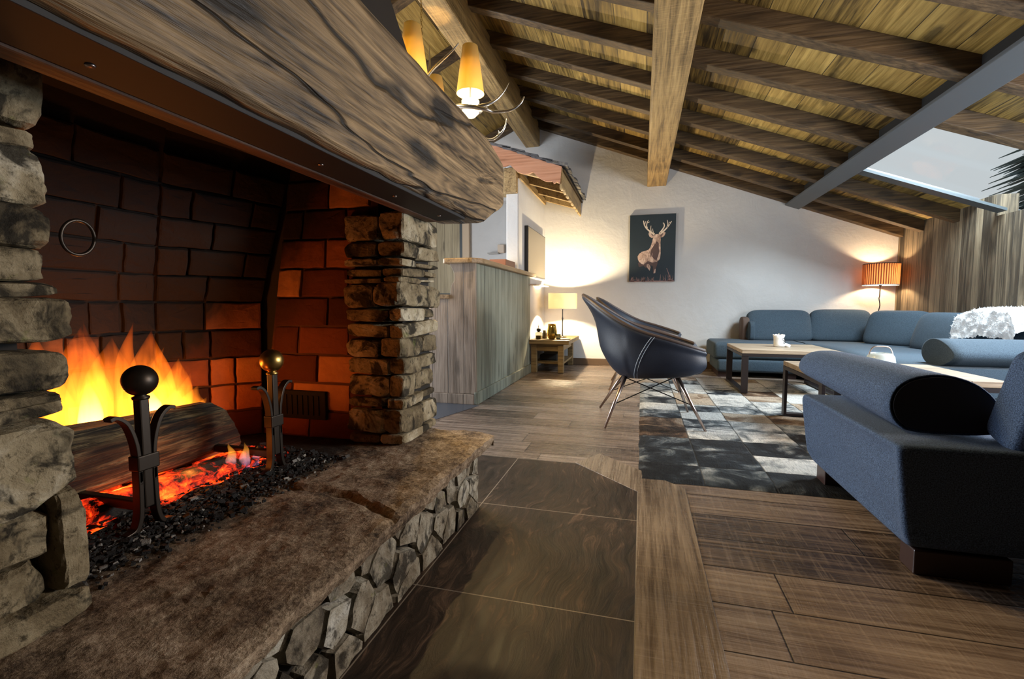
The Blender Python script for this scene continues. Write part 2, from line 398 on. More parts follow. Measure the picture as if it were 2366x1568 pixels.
M['stitch'] = plain('pale_stitching', (.35,.42,.52), .7)
def mk_rug():
    a = N('patchwork_cowhide'); c = a.coords(); s = a.sep(a.add(c, a.scale(a.noise(c, 6, 3, out=1), (.012,.012,0))))
    i = a.math('FLOOR', a.math('DIVIDE', s[0], .29)); j = a.math('FLOOR', a.math('DIVIDE', a.math('SUBTRACT', s[1], 2.165), .252))
    w = a.n('TexWhiteNoise', {'Vector':a.comb(i, j, 4.0)}, noise_dimensions='3D')
    cc = a.add(c, a.scale(w.outputs[1], (7,7,7)))
    bl = a.noise(cc, 5.0, 6, .65, .8); hair = a.noise(a.scale(cc, (150,28,60)), 1.0, 4, .7, .4)
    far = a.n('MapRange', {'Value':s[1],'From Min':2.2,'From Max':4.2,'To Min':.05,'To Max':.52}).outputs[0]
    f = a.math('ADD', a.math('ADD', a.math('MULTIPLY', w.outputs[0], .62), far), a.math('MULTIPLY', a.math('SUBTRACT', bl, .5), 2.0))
    br = a.n('TexWhiteNoise', {'Vector':a.comb(i, j, 9.0)}, noise_dimensions='3D').outputs[0]
    grey = a.ramp(f, [(0.12,(.004,.0045,.006)),(.34,(.016,.020,.026)),(.46,(.075,.088,.098)),(.60,(.26,.27,.265)),(.85,(.66,.64,.60))])
    brn = a.ramp(f, [(0.12,(.008,.006,.005)),(.40,(.055,.031,.018)),(.62,(.20,.12,.07)),(.9,(.50,.40,.30))])
    col = a.mix(a.math('GREATER_THAN', br, .66), grey, brn)
    col = a.mix(a.math('MULTIPLY', hair, .5), col, (.012,.012,.014), 'MULTIPLY') if False else a.mix(a.n('MapRange', {'Value':hair,'From Min':.3,'From Max':.75,'To Min':.55,'To Max':0.0}).outputs[0], col, (.01,.01,.012))
    fx = a.math('FRACT', a.math('DIVIDE', s[0], .29)); fy = a.math('FRACT', a.math('DIVIDE', a.math('SUBTRACT', s[1], 2.165), .252))
    d = a.math('MINIMUM', a.math('MINIMUM', fx, a.math('SUBTRACT', 1.0, fx)), a.math('MINIMUM', fy, a.math('SUBTRACT', 1.0, fy)))
    g = a.n('MapRange', {'Value':d,'From Min':.004,'From Max':.02,'To Min':.75,'To Max':0.0}).outputs[0]
    col = a.mix(g, col, (.02,.018,.016))
    return a.pbr(col, .55, 0, a.bump(a.math('SUBTRACT', hair, g), .7, .008), **{'Specular IOR Level':.12})
M['rug'] = mk_rug()
def mk_canvas():
    a = N('dark_teal_canvas'); c = a.coords(); n = a.noise(c, 4, 4)
    return a.pbr(a.mix(n, (.006,.013,.022), (.012,.028,.042)), .6)
M['canvas'] = mk_canvas()
def mk_hide():
    a = N('painted_stag'); c = a.coords(); n = a.noise(a.scale(c,(1,1,.6)), 26, 6, .7, .5)
    return a.pbr(a.ramp(n, [(.3,(.10,.055,.045)),(.5,(.46,.32,.26)),(.7,(.70,.56,.48))]), .6)
M['stag'] = mk_hide()
M['stagdark'] = plain('painted_dark', (.075,.045,.045), .6)
M['antlerpaint'] = plain('painted_antler', (.66,.56,.47), .6)
M['grasspaint'] = plain('painted_grass', (.30,.17,.15), .6)
M['slate'] = stone('roof_slate', ((.05,.05,.055),(.10,.10,.11),(.17,.16,.155),(.30,.27,.2)), .5, .3, 14.0)
M['needle'] = plain('fir_needles', (.035,.055,.05), .8)
M['plaste_dark'] = plain('dark_tray', (.02,.018,.016), .4)
M['tv'] = plain('tv_glass', (.02,.02,.02), .12)
# ------------------------------------------------------------------ the room
def rz(x, off=0.0): return 2.582 - .38*x + off          # underside of the right slope's rafters
def lz(x, off=0.0): return 3.18 + .47*(x+1.52) + off     # same on the left slope
XZ = lambda y: (lambda u, v, d: (u, d, v))
fy_ = lambda u, v, d: (u, d, v)
fx_ = lambda u, v, d: (d, u, v)
RIDGE = -1.455
def slope_box(b, f, x0, x1, y0, y1, o0, o1):
    b.prism([(x0,f(x0,o0)),(x1,f(x1,o0)),(x1,f(x1,o1)),(x0,f(x0,o1))], fy_, y0, y1)
# floor
b = MB(); b.box((-3.9,-2.4,-.12),(2.95,7.2,0)); struct(b.obj('floor', M['floorwood']))
b = MB(); P = [(-.66,-2.0),(0,-2.0),(0,2.019),(-.302,2.318),(-1.2,2.318),(-1.2,1.6),(-.66,1.6)]
b.prism(P, lambda u,v,d:(u,v,d), -.01, .0025); struct(b.obj('floor_tile', M['tile']))
b = MB(); P = [(0,-2.0),(.197,-2.0),(.197,2.108),(-.199,2.50),(-.302,2.318),(0,2.019)]
b.prism(P, lambda u,v,d:(u,v,d), -.01, .004); struct(b.obj('trim_1', M['strip'], bevel=.002))
b = MB(); P = [(-3.2,2.95),(-1.36,2.95),(-1.215,3.47),(-1.3,3.49),(-3.2,3.49)]
b.prism(P, lambda u,v,d:(u,v,d), -.01, .0025); struct(b.obj('floor_tile_entry', plain('blue_slate', (.055,.065,.085), .3)))
# back wall with its gable line, and the stub wall that carries the screen
b = MB(); b.prism([(-1.40,0),(2.9,0),(2.9,rz(2.9,.09)),(RIDGE,rz(RIDGE,.1)),(-1.40,3.2)], fy_, 6.286, 6.45)
b.prism([(-3.8,2.2),(-1.40,2.2),(-1.40,lz(-1.455,.02)),(RIDGE,lz(RIDGE,.08)),(-3.8,lz(-3.8,.05))], fy_, 6.286, 6.45)
struct(b.obj('wall_back', M['plaster']))
b = MB(); b.box((-1.40,4.90,0),(-1.265,6.286,2.285), .012, 3); struct(b.obj('wall_stub', M['plaster']))
b = MB(); b.prism([(-3.8,0),(-1.3,0),(-1.3,2.75),(-3.8,2.2)], fy_, 7.0, 7.12); struct(b.obj('wall_alcove', M['plaster']))
b = MB(); b.box((-1.40,6.40,0),(-1.28,7.0,2.6)); struct(b.obj('wall_alcove_side', M['plaster']))
# right wall of old boards with a window opening beside the seating
b = MB(); ty = 1.68
for lo, hi in (((2.75,-2.3,0),(2.9,6.286,.42)), ((2.75,-2.3,1.45),(2.9,3.6,ty)), ((2.75,3.6,1.45),(2.9,4.79,1.505)), ((2.75,4.79,1.45),(2.9,6.286,ty)), ((2.75,-2.3,.42),(2.9,1.75,1.45)), ((2.75,3.45,.42),(2.9,6.286,1.45))): b.box(lo, hi)
struct(b.obj('wall_right', M['wallwood']))
b = MB()
for lo, hi in (((2.77,1.75,.42),(2.85,3.45,.47)), ((2.77,1.75,1.40),(2.85,3.45,1.45)), ((2.77,1.75,.47),(2.85,1.80,1.40)), ((2.77,3.40,.47),(2.85,3.45,1.40)), ((2.77,2.58,.47),(2.85,2.63,1.40))): b.box(lo, hi)
struct(b.obj('window_2', M['frame'], bevel=.003))
# left wall behind the chimney with the glazed entry
b = MB()
for lo, hi in (((-3.85,-2.3,0),(-3.7,1.95,2.3)), ((-3.85,4.75,0),(-3.7,7.1,2.3)), ((-3.85,1.95,2.05),(-3.7,4.75,2.3)), ((-3.85,1.95,0),(-3.7,4.75,.10))): b.box(lo, hi)
struct(b.obj('wall_left', M['plaster']))
b = MB()
for lo, hi in (((-3.82,1.95,.10),(-3.74,2.02,2.05)), ((-3.82,4.68,.10),(-3.74,4.75,2.05)), ((-3.82,2.02,.10),(-3.74,4.68,.17)), ((-3.82,2.02,1.98),(-3.74,4.68,2.05)), ((-3.82,3.31,.17),(-3.74,3.38,1.98))): b.box(lo, hi)
struct(b.obj('window_3', M['frame'], bevel=.003))
b = MB(); b.prism([(-3.8,0),(2.9,0),(2.9,1.6),(RIDGE,3.2),(-3.8,2.2)], fy_, -2.3, -2.2); struct(b.obj('wall_front', M['wallwood']))
# roof boards, open where the skylight sits
SX0, SX1, SY0, SY1 = 1.76, 3.10, 3.70, 5.02
b = MB()
for x0, x1, y0, y1 in ((RIDGE,SX0,-2.3,6.45), (SX1,3.2,-2.3,6.45), (SX0,SX1,-2.3,SY0), (SX0,SX1,SY1,6.45)): slope_box(b, rz, x0, x1, y0, y1, .112, .16)
slope_box(b, lz, -3.9, RIDGE+.02, -2.3, 7.15, .11, .16)
struct(b.obj('ceiling', M['ceil']))
# baseboard
b = MB(); b.box((-1.26,6.262,0),(2.7,6.285,.085), .004); struct(b.obj('baseboard_back', plain('brown_baseboard',(.10,.06,.035),.5)))
# skylight: lining, frame and pane
b = MB()
slope_box(b, rz, SX0-.02, SX0, SY0-.02, SY1+.02, .112, .19); slope_box(b, rz, SX1, SX1+.02, SY0-.02, SY1+.02, .112, .19)
slope_box(b, rz, SX0, SX1, SY0-.02, SY0, .02, .19)
sk = struct(b.obj('window_1', M['white']))
b = MB(); slope_box(b, rz, SX0-.01, 2.76, 4.675, 4.785, -.004, .018); b.obj('window_sill', plain('blue_grey_lining',(.035,.045,.05),.6), sk)
b = MB()
for x0,x1,y0,y1 in ((SX0,SX1,SY0,SY0+.20),(SX0,SX0+.03,SY0,SY1),(SX1-.03,SX1,SY0,SY1)): slope_box(b, rz, x0,x1,y0,y1,.150,.17)
b.obj('window_frame', M['white'], sk)
b = MB(); slope_box(b, rz, SX0, SX1, SY0+.20, SY0+.212, .140, .17); b.obj('glazing_bar', M['frame'], sk)
b = MB(); slope_box(b, rz, SX0, SX1, SY1-.014, SY1-.001, .095, .16); b.obj('dark_edge_bar', M['frame'], sk)  # dark bar added to cover the brightly lit board edge
b = MB(); slope_box(b, rz, SX0+.03, SX1-.03, SY0+.212, SY1-.03, .155, .159); b.obj('pane', M['glass'], sk)
# a fir standing outside beyond the skylight
b = MB(); rnd = random.Random(3)
base = Vector((6.35, 9.3, -2.0)); H = 9.0
b.tube([base, base+Vector((0,0,H))], [.12,.01], 8)
tr = tag(b.obj('fir_tree', M['needle']), 'dark fir tree seen blurred through the skylight beyond the roof', 'tree')
b = MB()
for k in range(1500):
    t = rnd.random()**.8; z = base.z + 2.4 + t*(H-2.5); L = (1-t)*1.5*rnd.uniform(.6,1.1) + .1; a = rnd.random()*2*pi
    d = Vector((cos(a), sin(a), -.35)); p = Vector((base.x, base.y, z)); q = p + d*L
    s = Vector((-sin(a), cos(a), 0))*(.03+.03*L)
    b.loft([[p-s*.3, p+Vector((0,0,.05)), p+s*.3], [lerp(p,q,.6)-s, lerp(p,q,.6)+Vector((0,0,.04)), lerp(p,q,.6)+s], [q, q+Vector((0,0,.01)), q+s*.1]])
b.obj('branches', M['needle'], tr)
# rafters of the right slope, counted from the back wall
RY = [6.19, 5.80, 5.235, 4.685, 4.15, 3.60, 3.06, 2.51, 1.97, 1.42, .88, .33]
ORD = ['against the white back wall','first clear of the back wall','second clear of the back wall','ending at the steel beam by the skylight sill','ending at the steel beam midway along the skylight','along the upper edge of the skylight','next after the skylight towards the room','over the armchair nearest the fire','over the end of the rug','above the slate floor','over the stone hearth','nearest the viewer overhead']
for i, y in enumerate(RY):
    b = MB(); x1 = 2.755 if i not in (3,4) else 1.70
    slope_box(b, rz, RIDGE+.03, x1, y, y+.095, 0, .115)
    tag(b.obj('roof_rafter', M['rafter'], bevel=.006), 'brown rafter of the right roof slope, ' + ORD[i], 'rafter', 'rafters of the right roof slope')
LN = ['at the back gable','second from the back gable','above the antler lamp','over the chimney hood','beside the chimney hood','nearest the viewer']
for i, y in enumerate((6.18, 5.2, 4.25, 3.35, 2.45, 1.5)):
    b = MB(); slope_box(b, lz, -3.75, RIDGE-.02, y, y+.10, 0, .112)
    tag(b.obj('roof_rafter', M['rafter'], bevel=.006), 'brown roof rafter of the left slope, ' + LN[i], 'rafter', 'rafters of the left roof slope')
# long timbers
b = MB(); b.box((.04,-2.15,2.262),(.27,6.30,2.60), .012, 2)
for v in b.b.verts: v.co.x += .006*nz(v.co,1.5); 
tag(b.obj('purlin', M['purlin']), 'thick square honey-brown purlin crossing the ceiling to the wall above the stag picture', 'beam')
b = MB(); b.box((-1.525,-2.15,2.872),(-1.335,6.30,3.16), .012, 2)
tag(b.obj('ridge_beam', M['purlin']), 'golden ridge beam above the antler chandelier', 'beam')
b = MB(); slope_box(b, rz, 1.60, 1.745, -2.15, 6.284, -.024, -.004)
sb = tag(b.obj('steel_beam', M['steel'], bevel=.003), 'blue-grey steel beam running under the rafters beside the skylight', 'beam')
b = MB(); slope_box(b, rz, 1.655, 1.70, -2.15, 6.284, -.006, .11); b.obj('web', M['soot'], sb)  # web coloured black to stand in for the shadow between the rafters
# door in the alcove
dr = MB(); dr.box((-3.62,6.955,0),(-2.735,6.995,2.3), .004); dr = struct(dr.obj('door_1', M['door']))
b = MB(); b.box((-2.735,6.95,0),(-2.685,6.998,2.35)); b.obj('door_seal', M['frame'], dr)
b = MB(); b.box((-2.685,6.93,0),(-2.575,7.0,2.4), .004); b.obj('door_jamb', plain('pale_jamb',(.55,.42,.29),.6), dr)
b = MB(); b.box((-3.60,6.945,.90),(-2.74,6.956,.97), .002); b.obj('door_rail', M['frame'], dr)
# timber lintel at the end of the stub wall
b = MB(); b.box((-2.9,4.92,1.96),(-1.41,5.08,2.20), .01); b.box((-1.41,4.84,1.95),(-1.27,4.90,2.21), .008)
tag(b.obj('lintel', M['canopywood']), 'short wooden lintel block at the near end of the white wall under the slate canopy', 'beam')
# ------------------------------------------------------------------ fireplace
FP = thing('fireplace', 'open stone fireplace with a heavy timber mantel and raised stone hearth, fire burning', 'fireplace', (-1.1,.9,0))
def rock(b, lo, hi, seed, cuts=9, p=14.0, amp=.06, fr=1.6):
    """a rough block with rounded corners"""
    c = Vector(((lo[0]+hi[0])/2,(lo[1]+hi[1])/2,(lo[2]+hi[2])/2)); h = Vector(((hi[0]-lo[0])/2,(hi[1]-lo[1])/2,(hi[2]-lo[2])/2))
    D = {}; n = cuts+1
    def gv(q):
        k = tuple(round(t*1000) for t in q)
        if k not in D: D[k] = b.b.verts.new(q)
        return D[k]
    for ax in range(3):
        for sg in (-1,1):
            for i in range(n):
                for j in range(n):
                    ps = []
                    for di, dj in ((0,0),(1,0),(1,1),(0,1)):
                        q = [0,0,0]; q[ax] = sg; q[(ax+1)%3] = -1+2*(i+di)/n; q[(ax+2)%3] = -1+2*(j+dj)/n; ps.append(gv(q))
                    b.b.faces.new(ps if sg > 0 else ps[::-1])
    vs = list(D.values())
    mh = min(h); rr_ = random.Random(int(seed*977)); planes = []
    for sx in (-1,1):
        for sy in (-1,1):
            for sz in (-1,1):
                for t in range(2):
                    pn = Vector((sx*rr_.uniform(.15,1),sy*rr_.uniform(.15,1),sz*rr_.uniform(.15,1))).normalized(); ext = abs(pn.x)+abs(pn.y)+abs(pn.z); planes.append((pn, ext*rr_.uniform(.80,.97)))
    for v in vs:
        q = v.co.copy(); m = max(abs(q.x),abs(q.y),abs(q.z)); n = (abs(q.x)**p+abs(q.y)**p+abs(q.z)**p)**(1/p)
        q = q*(m/n)
        for pn, pd in planes:
            e = q.dot(pn)-pd
            if e > 0: q = q - pn*e*.92
        w = Vector((q.x*h.x,q.y*h.y,q.z*h.z))
        d = Vector((nz(w/mh,fr*.5,seed),nz(w/mh,fr*.5,seed+7),nz(w/mh,fr*.5,seed+13)))*amp + Vector((nz(w/mh,fr*2,seed+3),nz(w/mh,fr*2,seed+9),nz(w/mh,fr*2,seed+17)))*amp*.45
        v.co = c + w + Vector((d.x*min(h.x,mh*2), d.y*min(h.y,mh*2), d.z*min(h.z,mh*2)))*1.6
    R3 = Matrix.Rotation(rr_.uniform(-.05,.05),3,'X') @ Matrix.Rotation(rr_.uniform(-.04,.04),3,'Y') @ Matrix.Rotation(rr_.uniform(-.05,.05),3,'Z')
    for v in vs: v.co = c + R3 @ (v.co-c)
    return vs
# near jamb: stones measured one by one (top, bottom, far edge)
b = MB()
for k, (zt, zb, ye, x0) in enumerate(((1.34,1.20,.535,-.90),(1.205,1.055,.538,-.885),(1.05,1.018,.530,-.89),(1.022,.935,.530,-.885),(.940,.876,.538,-.88),(.880,.828,.534,-.895),(.826,.805,.541,-.88),
        (.802,.735,.545,-.868),(.722,.660,.546,-.88),(.658,.636,.538,-.89),(.632,.610,.536,-.885),(.606,.478,.541,-.875))):
    ys = ye-.155 if k in (1,3,7) else ye-.20
    rock(b, (x0-.30,ys,zb),(x0,ye,zt), 3.1*k+1, 13, 16.0, .055, 1.9)
rock(b, (-1.15,.505,.335),(-.868,.544,.498), 51.3, 11, 14, .05)
rock(b, (-1.2,.40,.40),(-.885,.498,.478), 55.3, 10, 14, .06); rock(b, (-1.2,.42,.33),(-.89,.497,.402), 57.3, 10, 14, .06)
rock(b, (-1.2,.36,.285),(-.862,.546,.335), 61.7, 12, 14, .06)
rock(b, (-1.2,.30,.80),(-.90,.40,.90), 71.7); rock(b, (-1.2,.30,.62),(-.90,.40,.79), 72.7); rock(b, (-1.2,.30,.98),(-.90,.40,1.2), 73.7)
b.obj('stone_jamb', M['stone'], FP, smooth=False)
b = MB(); b.box((-1.80,.22,.285),(-.935,.505,1.34)); b.obj('jamb_mortar', M['mortar'], FP)
# far jamb
b = MB(); rnd = random.Random(5)
rows = [(1.108,1.012),(1.006,.955),(.950,.925),(.920,.890),(.888,.868),(.864,.782),(.778,.732),(.728,.678),(.674,.606),(.602,.545),(.540,.465),(.460,.425),(.421,.335),(.331,.296)]
for i, (zt, zb) in enumerate(rows):
    x = -.955; xe = -.783 - .010*(rows[0][0]-zb) + rnd.uniform(-.008,.006)
    yq = 1.468 + rnd.uniform(-.006,.008)
    cut = xe - rnd.uniform(.05,.11)
    rock(b, (x-.06, yq, zb), (cut-.004, 1.60, zt-rnd.uniform(0,.006)), rnd.random()*90, 8, 14, .06)
    y2 = rnd.uniform(1.56,1.66)
    if i in (0,5,7): y2 = 1.775
    rock(b, (cut, yq+rnd.uniform(-.004,.006), zb), (xe, y2-.004, zt), rnd.random()*90, 9, 14, .055)
    if y2 < 1.75: rock(b, (xe-.12, y2+.002, zb+rnd.uniform(0,.01)), (xe-rnd.uniform(.0,.02), 1.77, zt-rnd.uniform(0,.008)), rnd.random()*90, 8, 14, .06)
b.obj('stone_jamb', M['stone'], FP)
b = MB(); b.box((-1.80,1.535,.285),(-.825,1.755,1.34)); b.obj('jamb_mortar', M['mortar'], FP)

# raised hearth: irregular stonework under a thick slab
def voronoi(w, h, pts):
    cells = []
    for i, (px, py) in enumerate(pts):
        poly = [(0,0),(w,0),(w,h),(0,h)]
        for j, (qx, qy) in enumerate(pts):
            if i == j: continue
            mx, my = (px+qx)/2, (py+qy)/2; nx, ny = qx-px, qy-py
            out = []
            for k in range(len(poly)):
                a, c = poly[k], poly[(k+1)%len(poly)]
                da = (a[0]-mx)*nx+(a[1]-my)*ny; dc = (c[0]-mx)*nx+(c[1]-my)*ny
                if da <= 0: out.append(a)
                if (da < 0 < dc) or (dc < 0 < da):
                    t = da/(da-dc); out.append((a[0]+(c[0]-a[0])*t, a[1]+(c[1]-a[1])*t))
            poly = out
            if len(poly) < 3: break
        if len(poly) >= 3: cells.append(poly)
    return cells
def stone_face(b, o, U, V, Nn, w, h, pts, gap=.005, depth=.05, seed=0, res=.016):
    o, U, V, Nn = Vector(o), Vector(U), Vector(V), Vector(Nn)
    for ci, poly in enumerate(voronoi(w, h, pts)):
        cx = sum(p[0] for p in poly)/len(poly); cy = sum(p[1] for p in poly)/len(poly)
        ring = []
        for k in range(len(poly)):
            a, c = poly[k], poly[(k+1)%len(poly)]; L = math.hypot(c[0]-a[0], c[1]-a[1]); m = max(1, int(L/res))
            for t in range(m): ring.append((lerp(a[0],c[0],t/m), lerp(a[1],c[1],t/m)))
        if len(ring) < 6: continue
        sz = min(max(math.hypot(p[0]-cx,p[1]-cy) for p in ring), .3); proud = .012*nz((ci*1.7,seed,0),1.0)
        tilt = (nz((ci*2.1,seed+3,0))*.25, nz((ci*1.3,seed+9,0))*.25)
        def P(p, s, d):
            x = cx+(p[0]-cx)*s; y = cy+(p[1]-cy)*s
            q = o+U*x+V*y; n = nz(q, 22, seed+ci)*.5+nz(q, 55, seed+ci)*.3
            e = nz(q, 12, seed+ci+4)
            return q + U*(e*.006) + V*(nz(q,12,seed+ci+8)*.006) + Nn*(d + (n*.010 if d > .01 else 0) + (proud + tilt[0]*(x-cx)*.4 + tilt[1]*(y-cy)*.4 if d > .01 else 0))
        g = 1 - gap/sz
        rings = [[P(p, g, 0) for p in ring], [P(p, g, depth*.62) for p in ring], [P(p, g-.004/sz-.02, depth*.88) for p in ring], [P(p, g*.92, depth*.985) for p in ring], [P(p, g*.62, depth) for p in ring], [P(p, g*.3, depth) for p in ring], [P(p, .02, depth) for p in ring]]
        b.loft(rings, True, True, True)
rnd = random.Random(11)
pts = []
W_, H_ = 2.05, .250
for k in range(900):
    p = (rnd.uniform(0,W_), rnd.uniform(0,H_))
    mdist = .060 + .105*rnd.random()**1.5
    if all(math.hypot((p[0]-q[0])*.80, (p[1]-q[1])*1.15) > mdist for q in pts): pts.append(p)
b = MB()
stone_face(b, (-.66,-.33,0), (0,1,0), (0,0,1), (1,0,0), W_, H_, pts, .006, .055, 2)
ptsb = [(rnd.uniform(0,.6), rnd.uniform(0,.25)) for _ in range(14)]
stone_face(b, (-.64,1.70,0), (-1,0,0), (0,0,1), (0,1,0), .6, .25, ptsb, .006, .03, 6)
b.obj('hearth_masonry', M['hearthstone'], FP)
b = MB(); b.box((-1.80,-.40,0),(-.635,1.705,.246)); b.obj('hearth_mortar', M['mortar'], FP)
b = MB()
n1, n2 = 190, 60
def edge(y): return -.545 + .012*nz((0,y,0),5.0,3)+.007*nz((0,y,0),17,5)+.004*nz((0,y,0),44,6)
def farY(x): return 1.735 + .03*(-x-.545) + .012*nz((x,0,0),8.0,9)+.004*nz((x,0,0),40,2)
top, low = [], []
for i in range(n1+1):
    t = i/n1; rt, rl = [], []
    for j in range(n2+1):
        s = j/n2; s2 = s**1.0
        x = lerp(edge(lerp(-.4,1.735,t)), -1.79, s2); y = lerp(-.4, farY(x), t)
        z = .288 + .006*nz((x,y,0),6,1) + .0045*nz((x,y,0),24,2) + .002*nz((x,y,0),60,4)
        # split across the slab
        yc = 1.07 - .10*max(0, (x+.75)/.2) + .012*nz((x,0,0),14,7) if x > -.98 else 9
        dd = abs(y-yc)
        if dd < .020: z -= .010*(1-dd/.020)
        if y > yc: z += .003
        if j == 0: z -= .006
        rt.append((x,y,z))
    top.append(rt)
V = b.grid(top)
bot = []
for i in range(n1+1):
    x,y,z = top[i][0]
    a1 = (x+.004*nz((0,y,9),30), y, .268+.004*nz((0,y,5),40)); a2 = (x-.010+.006*nz((0,y,2),26), y, .246+.004*nz((0,y,5),18))
    q1 = b.b.verts.new(a1); q2 = b.b.verts.new(a2); q3 = b.b.verts.new((-1.7,y,.246)); bot.append((q1,q2,q3))
for i in range(n1):
    b.b.faces.new((V[i][0],V[i+1][0],bot[i+1][0],bot[i][0])); b.b.faces.new((bot[i][0],bot[i+1][0],bot[i+1][1],bot[i][1])); b.b.faces.new((bot[i][1],bot[i+1][1],bot[i+1][2],bot[i][2]))
lo_ = [b.b.verts.new((v.co.x, v.co.y-.008, .246)) for v in V[n1]]
for j in range(n2): b.b.faces.new((V[n1][j],V[n1][j+1],lo_[j+1],lo_[j]))
b.obj('hearth_slab', M['slab'], FP)

# firebox of big bricks, leaning into a smoke chamber
def brick_panel(b, q, bw, bh, thick, seed, gap=.008):
    q = [Vector(p) for p in q]                                     # bottom left, bottom right, top right, top left seen from inside
    w = ((q[1]-q[0]).length+(q[2]-q[3]).length)/2; h = ((q[3]-q[0]).length+(q[2]-q[1]).length)/2
    nr = max(1, round(h/bh)); nc = max(1, round(w/bw)); r = random.Random(seed)
    Nn = (q[1]-q[0]).cross(q[3]-q[0]).normalized()
    f = lambda u, v: lerp(lerp(q[0],q[1],u), lerp(q[3],q[2],u), v)
    for i in range(nr):
        edges = [0.0]; off = .5 if i % 2 else 1.0
        x = off/nc*r.uniform(.8,1.15)
        while x < 1-.25/nc: edges.append(x); x += r.choice((1,1,.5,1.1))/nc
        edges.append(1.0)
        for k in range(len(edges)-1):
            u0, u1 = edges[k]+gap/w*.5, edges[k+1]-gap/w*.5; v0, v1 = i/nr+gap/h*.5, (i+1)/nr-gap/h*.5
            if u1-u0 < .01: continue
            n = 5; d0 = r.uniform(-.003,.004)
            rings = []
            for s, d in ((1,-thick),(1,-.004),(.985,0.0),(.9,.002),(.5,.003)):
                ring = []
                cu, cv = (u0+u1)/2, (v0+v1)/2
                for e in range(4):
                    c0 = ((u0,v0),(u1,v0),(u1,v1),(u0,v1))[e]; c1 = ((u0,v0),(u1,v0),(u1,v1),(u0,v1))[(e+1)%4]
                    for t in range(n):
                        uu = lerp(c0[0],c1[0],t/n); vv = lerp(c0[1],c1[1],t/n)
                        p = f(cu+(uu-cu)*s, cv+(vv-cv)*s)
                        ring.append(p + Nn*(d+d0) + Vector((nz(p,30,seed),nz(p,30,seed+2),nz(p,30,seed+4)))*.0035)
                rings.append(ring)
            b.loft(rings)
b = MB()
brick_panel(b, [(-1.42,1.505,.287),(-.93,1.505,.287),(-.93,1.505,1.24),(-1.27,1.505,1.24)], .195, .108, .03, 1)
brick_panel(b, [(-1.62,1.25,.287),(-1.42,1.505,.287),(-1.405,1.505,.80),(-1.60,1.24,.80)], .17, .108, .03, 2)
brick_panel(b, [(-1.60,1.24,.80),(-1.405,1.505,.80),(-1.27,1.505,1.24),(-1.36,1.10,1.24)], .17, .105, .03, 3)
brick_panel(b, [(-1.62,.50,.287),(-1.62,1.25,.287),(-1.60,1.24,.80),(-1.60,.50,.80)], .195, .108, .03, 4)
brick_panel(b, [(-1.60,.50,.80),(-1.60,1.24,.80),(-1.36,1.10,1.24),(-1.36,.50,1.24)], .195, .108, .03, 5)
b.obj('brick_lining', M['brick'], FP)
b = MB()                                                            # mortar bed right behind the bricks
m = [(( -1.43,1.512,.287),(-.90,1.512,.287),(-.90,1.512,1.30),(-1.26,1.512,1.30)), ((-1.63,1.25,.287),(-1.43,1.512,.287),(-1.415,1.512,.80),(-1.61,1.245,.80)), ((-1.61,1.245,.80),(-1.415,1.512,.80),(-1.26,1.512,1.30),(-1.35,1.10,1.30)),
     ((-1.628,.48,.287),(-1.628,1.255,.287),(-1.608,1.25,.80),(-1.608,.48,.80)), ((-1.608,.48,.80),(-1.608,1.25,.80),(-1.34,1.10,1.30),(-1.34,.48,1.30))]
for q in m:
    vs = [b.b.verts.new(p) for p in q]; b.b.faces.new(vs)
b.obj('brick_mortar', M['brickmortar'], FP)
b = MB(); b.box((-1.80,.23,1.30),(-.79,1.74,1.34)); b.box((-1.84,.23,.25),(-1.80,1.76,1.34)); b.box((-.80,-.45,1.12),(-.785,1.74,1.34)); b.obj('smoke_lining', M['soot'], FP)
v_ = MB(); v_.box((-1.32,1.488,.362),(-1.122,1.503,.468), .003)
vent = v_.obj('air_vent', M['soot'], FP)
b = MB()
for k in range(7): b.box((-1.30+.0235*k,1.484,.378),(-1.29+.0235*k,1.490,.452))
b.obj('vent_slats', M['soot'], vent)
# iron ring hanging from the near jamb
b = MB(); R_ = [Vector((-1.0+.004*sin(a), .640+.027*cos(a), .913+.031*sin(a))) for a in [2*pi*k/28 for k in range(29)]]
b.tube(R_, .0032, 8); tag(b.obj('iron_ring', M['andiron'], FP, smooth=True))
# timber mantel
b = MB(); ys = [-.7+.045*k for k in range(63)]
prof = []
for (cx_, cz_, a0) in ((-.625,1.135,-90),(-.625,1.445,0),(-.775,1.445,90),(-.775,1.135,180)):
    for k in range(5):
        a = radians(a0+k*22.5) ; prof.append((cx_+.025*cos(a), cz_+.025*sin(a)))
def dense(pr):
    out = []
    for k in range(len(pr)):
        a, c = pr[k], pr[(k+1)%len(pr)]; L = math.hypot(a[0]-c[0],a[1]-c[1]); m = max(1,int(L/.022))
        for t in range(m): out.append((lerp(a[0],c[0],t/m), lerp(a[1],c[1],t/m)))
    return out
prof = dense(prof); rings = []
for y in ys:
    if y > 2.1: break
    tb = max(0, (y-1.80)/.28); tt = max(0, (y-1.85)/.26); tf = max(0,(y-2.02)/.08)
    zb = 1.11 + .125*min(1,tb); zt = 1.468 - .005*(y) - .055*min(1,tt)
    ring = []
    for (x,z) in prof:
        t = (z-1.11)/.36; zz = lerp(zb, zt, t)
        p = Vector((x,y,zz)); d = .004*nz((x*.5,y,zz),7,2)+.0025*nz((x,y*.4,zz),40,5)
        c = Vector((-.70,y,(zb+zt)/2)); e = (p-c).normalized()
        p = p + e*d; p.x -= .012*tf*tf*(1 if x > -.7 else -1)
        ring.append(p)
    rings.append(ring)
b.loft(rings); b.obj('mantel_beam', M['mantel'], FP, smooth=True)
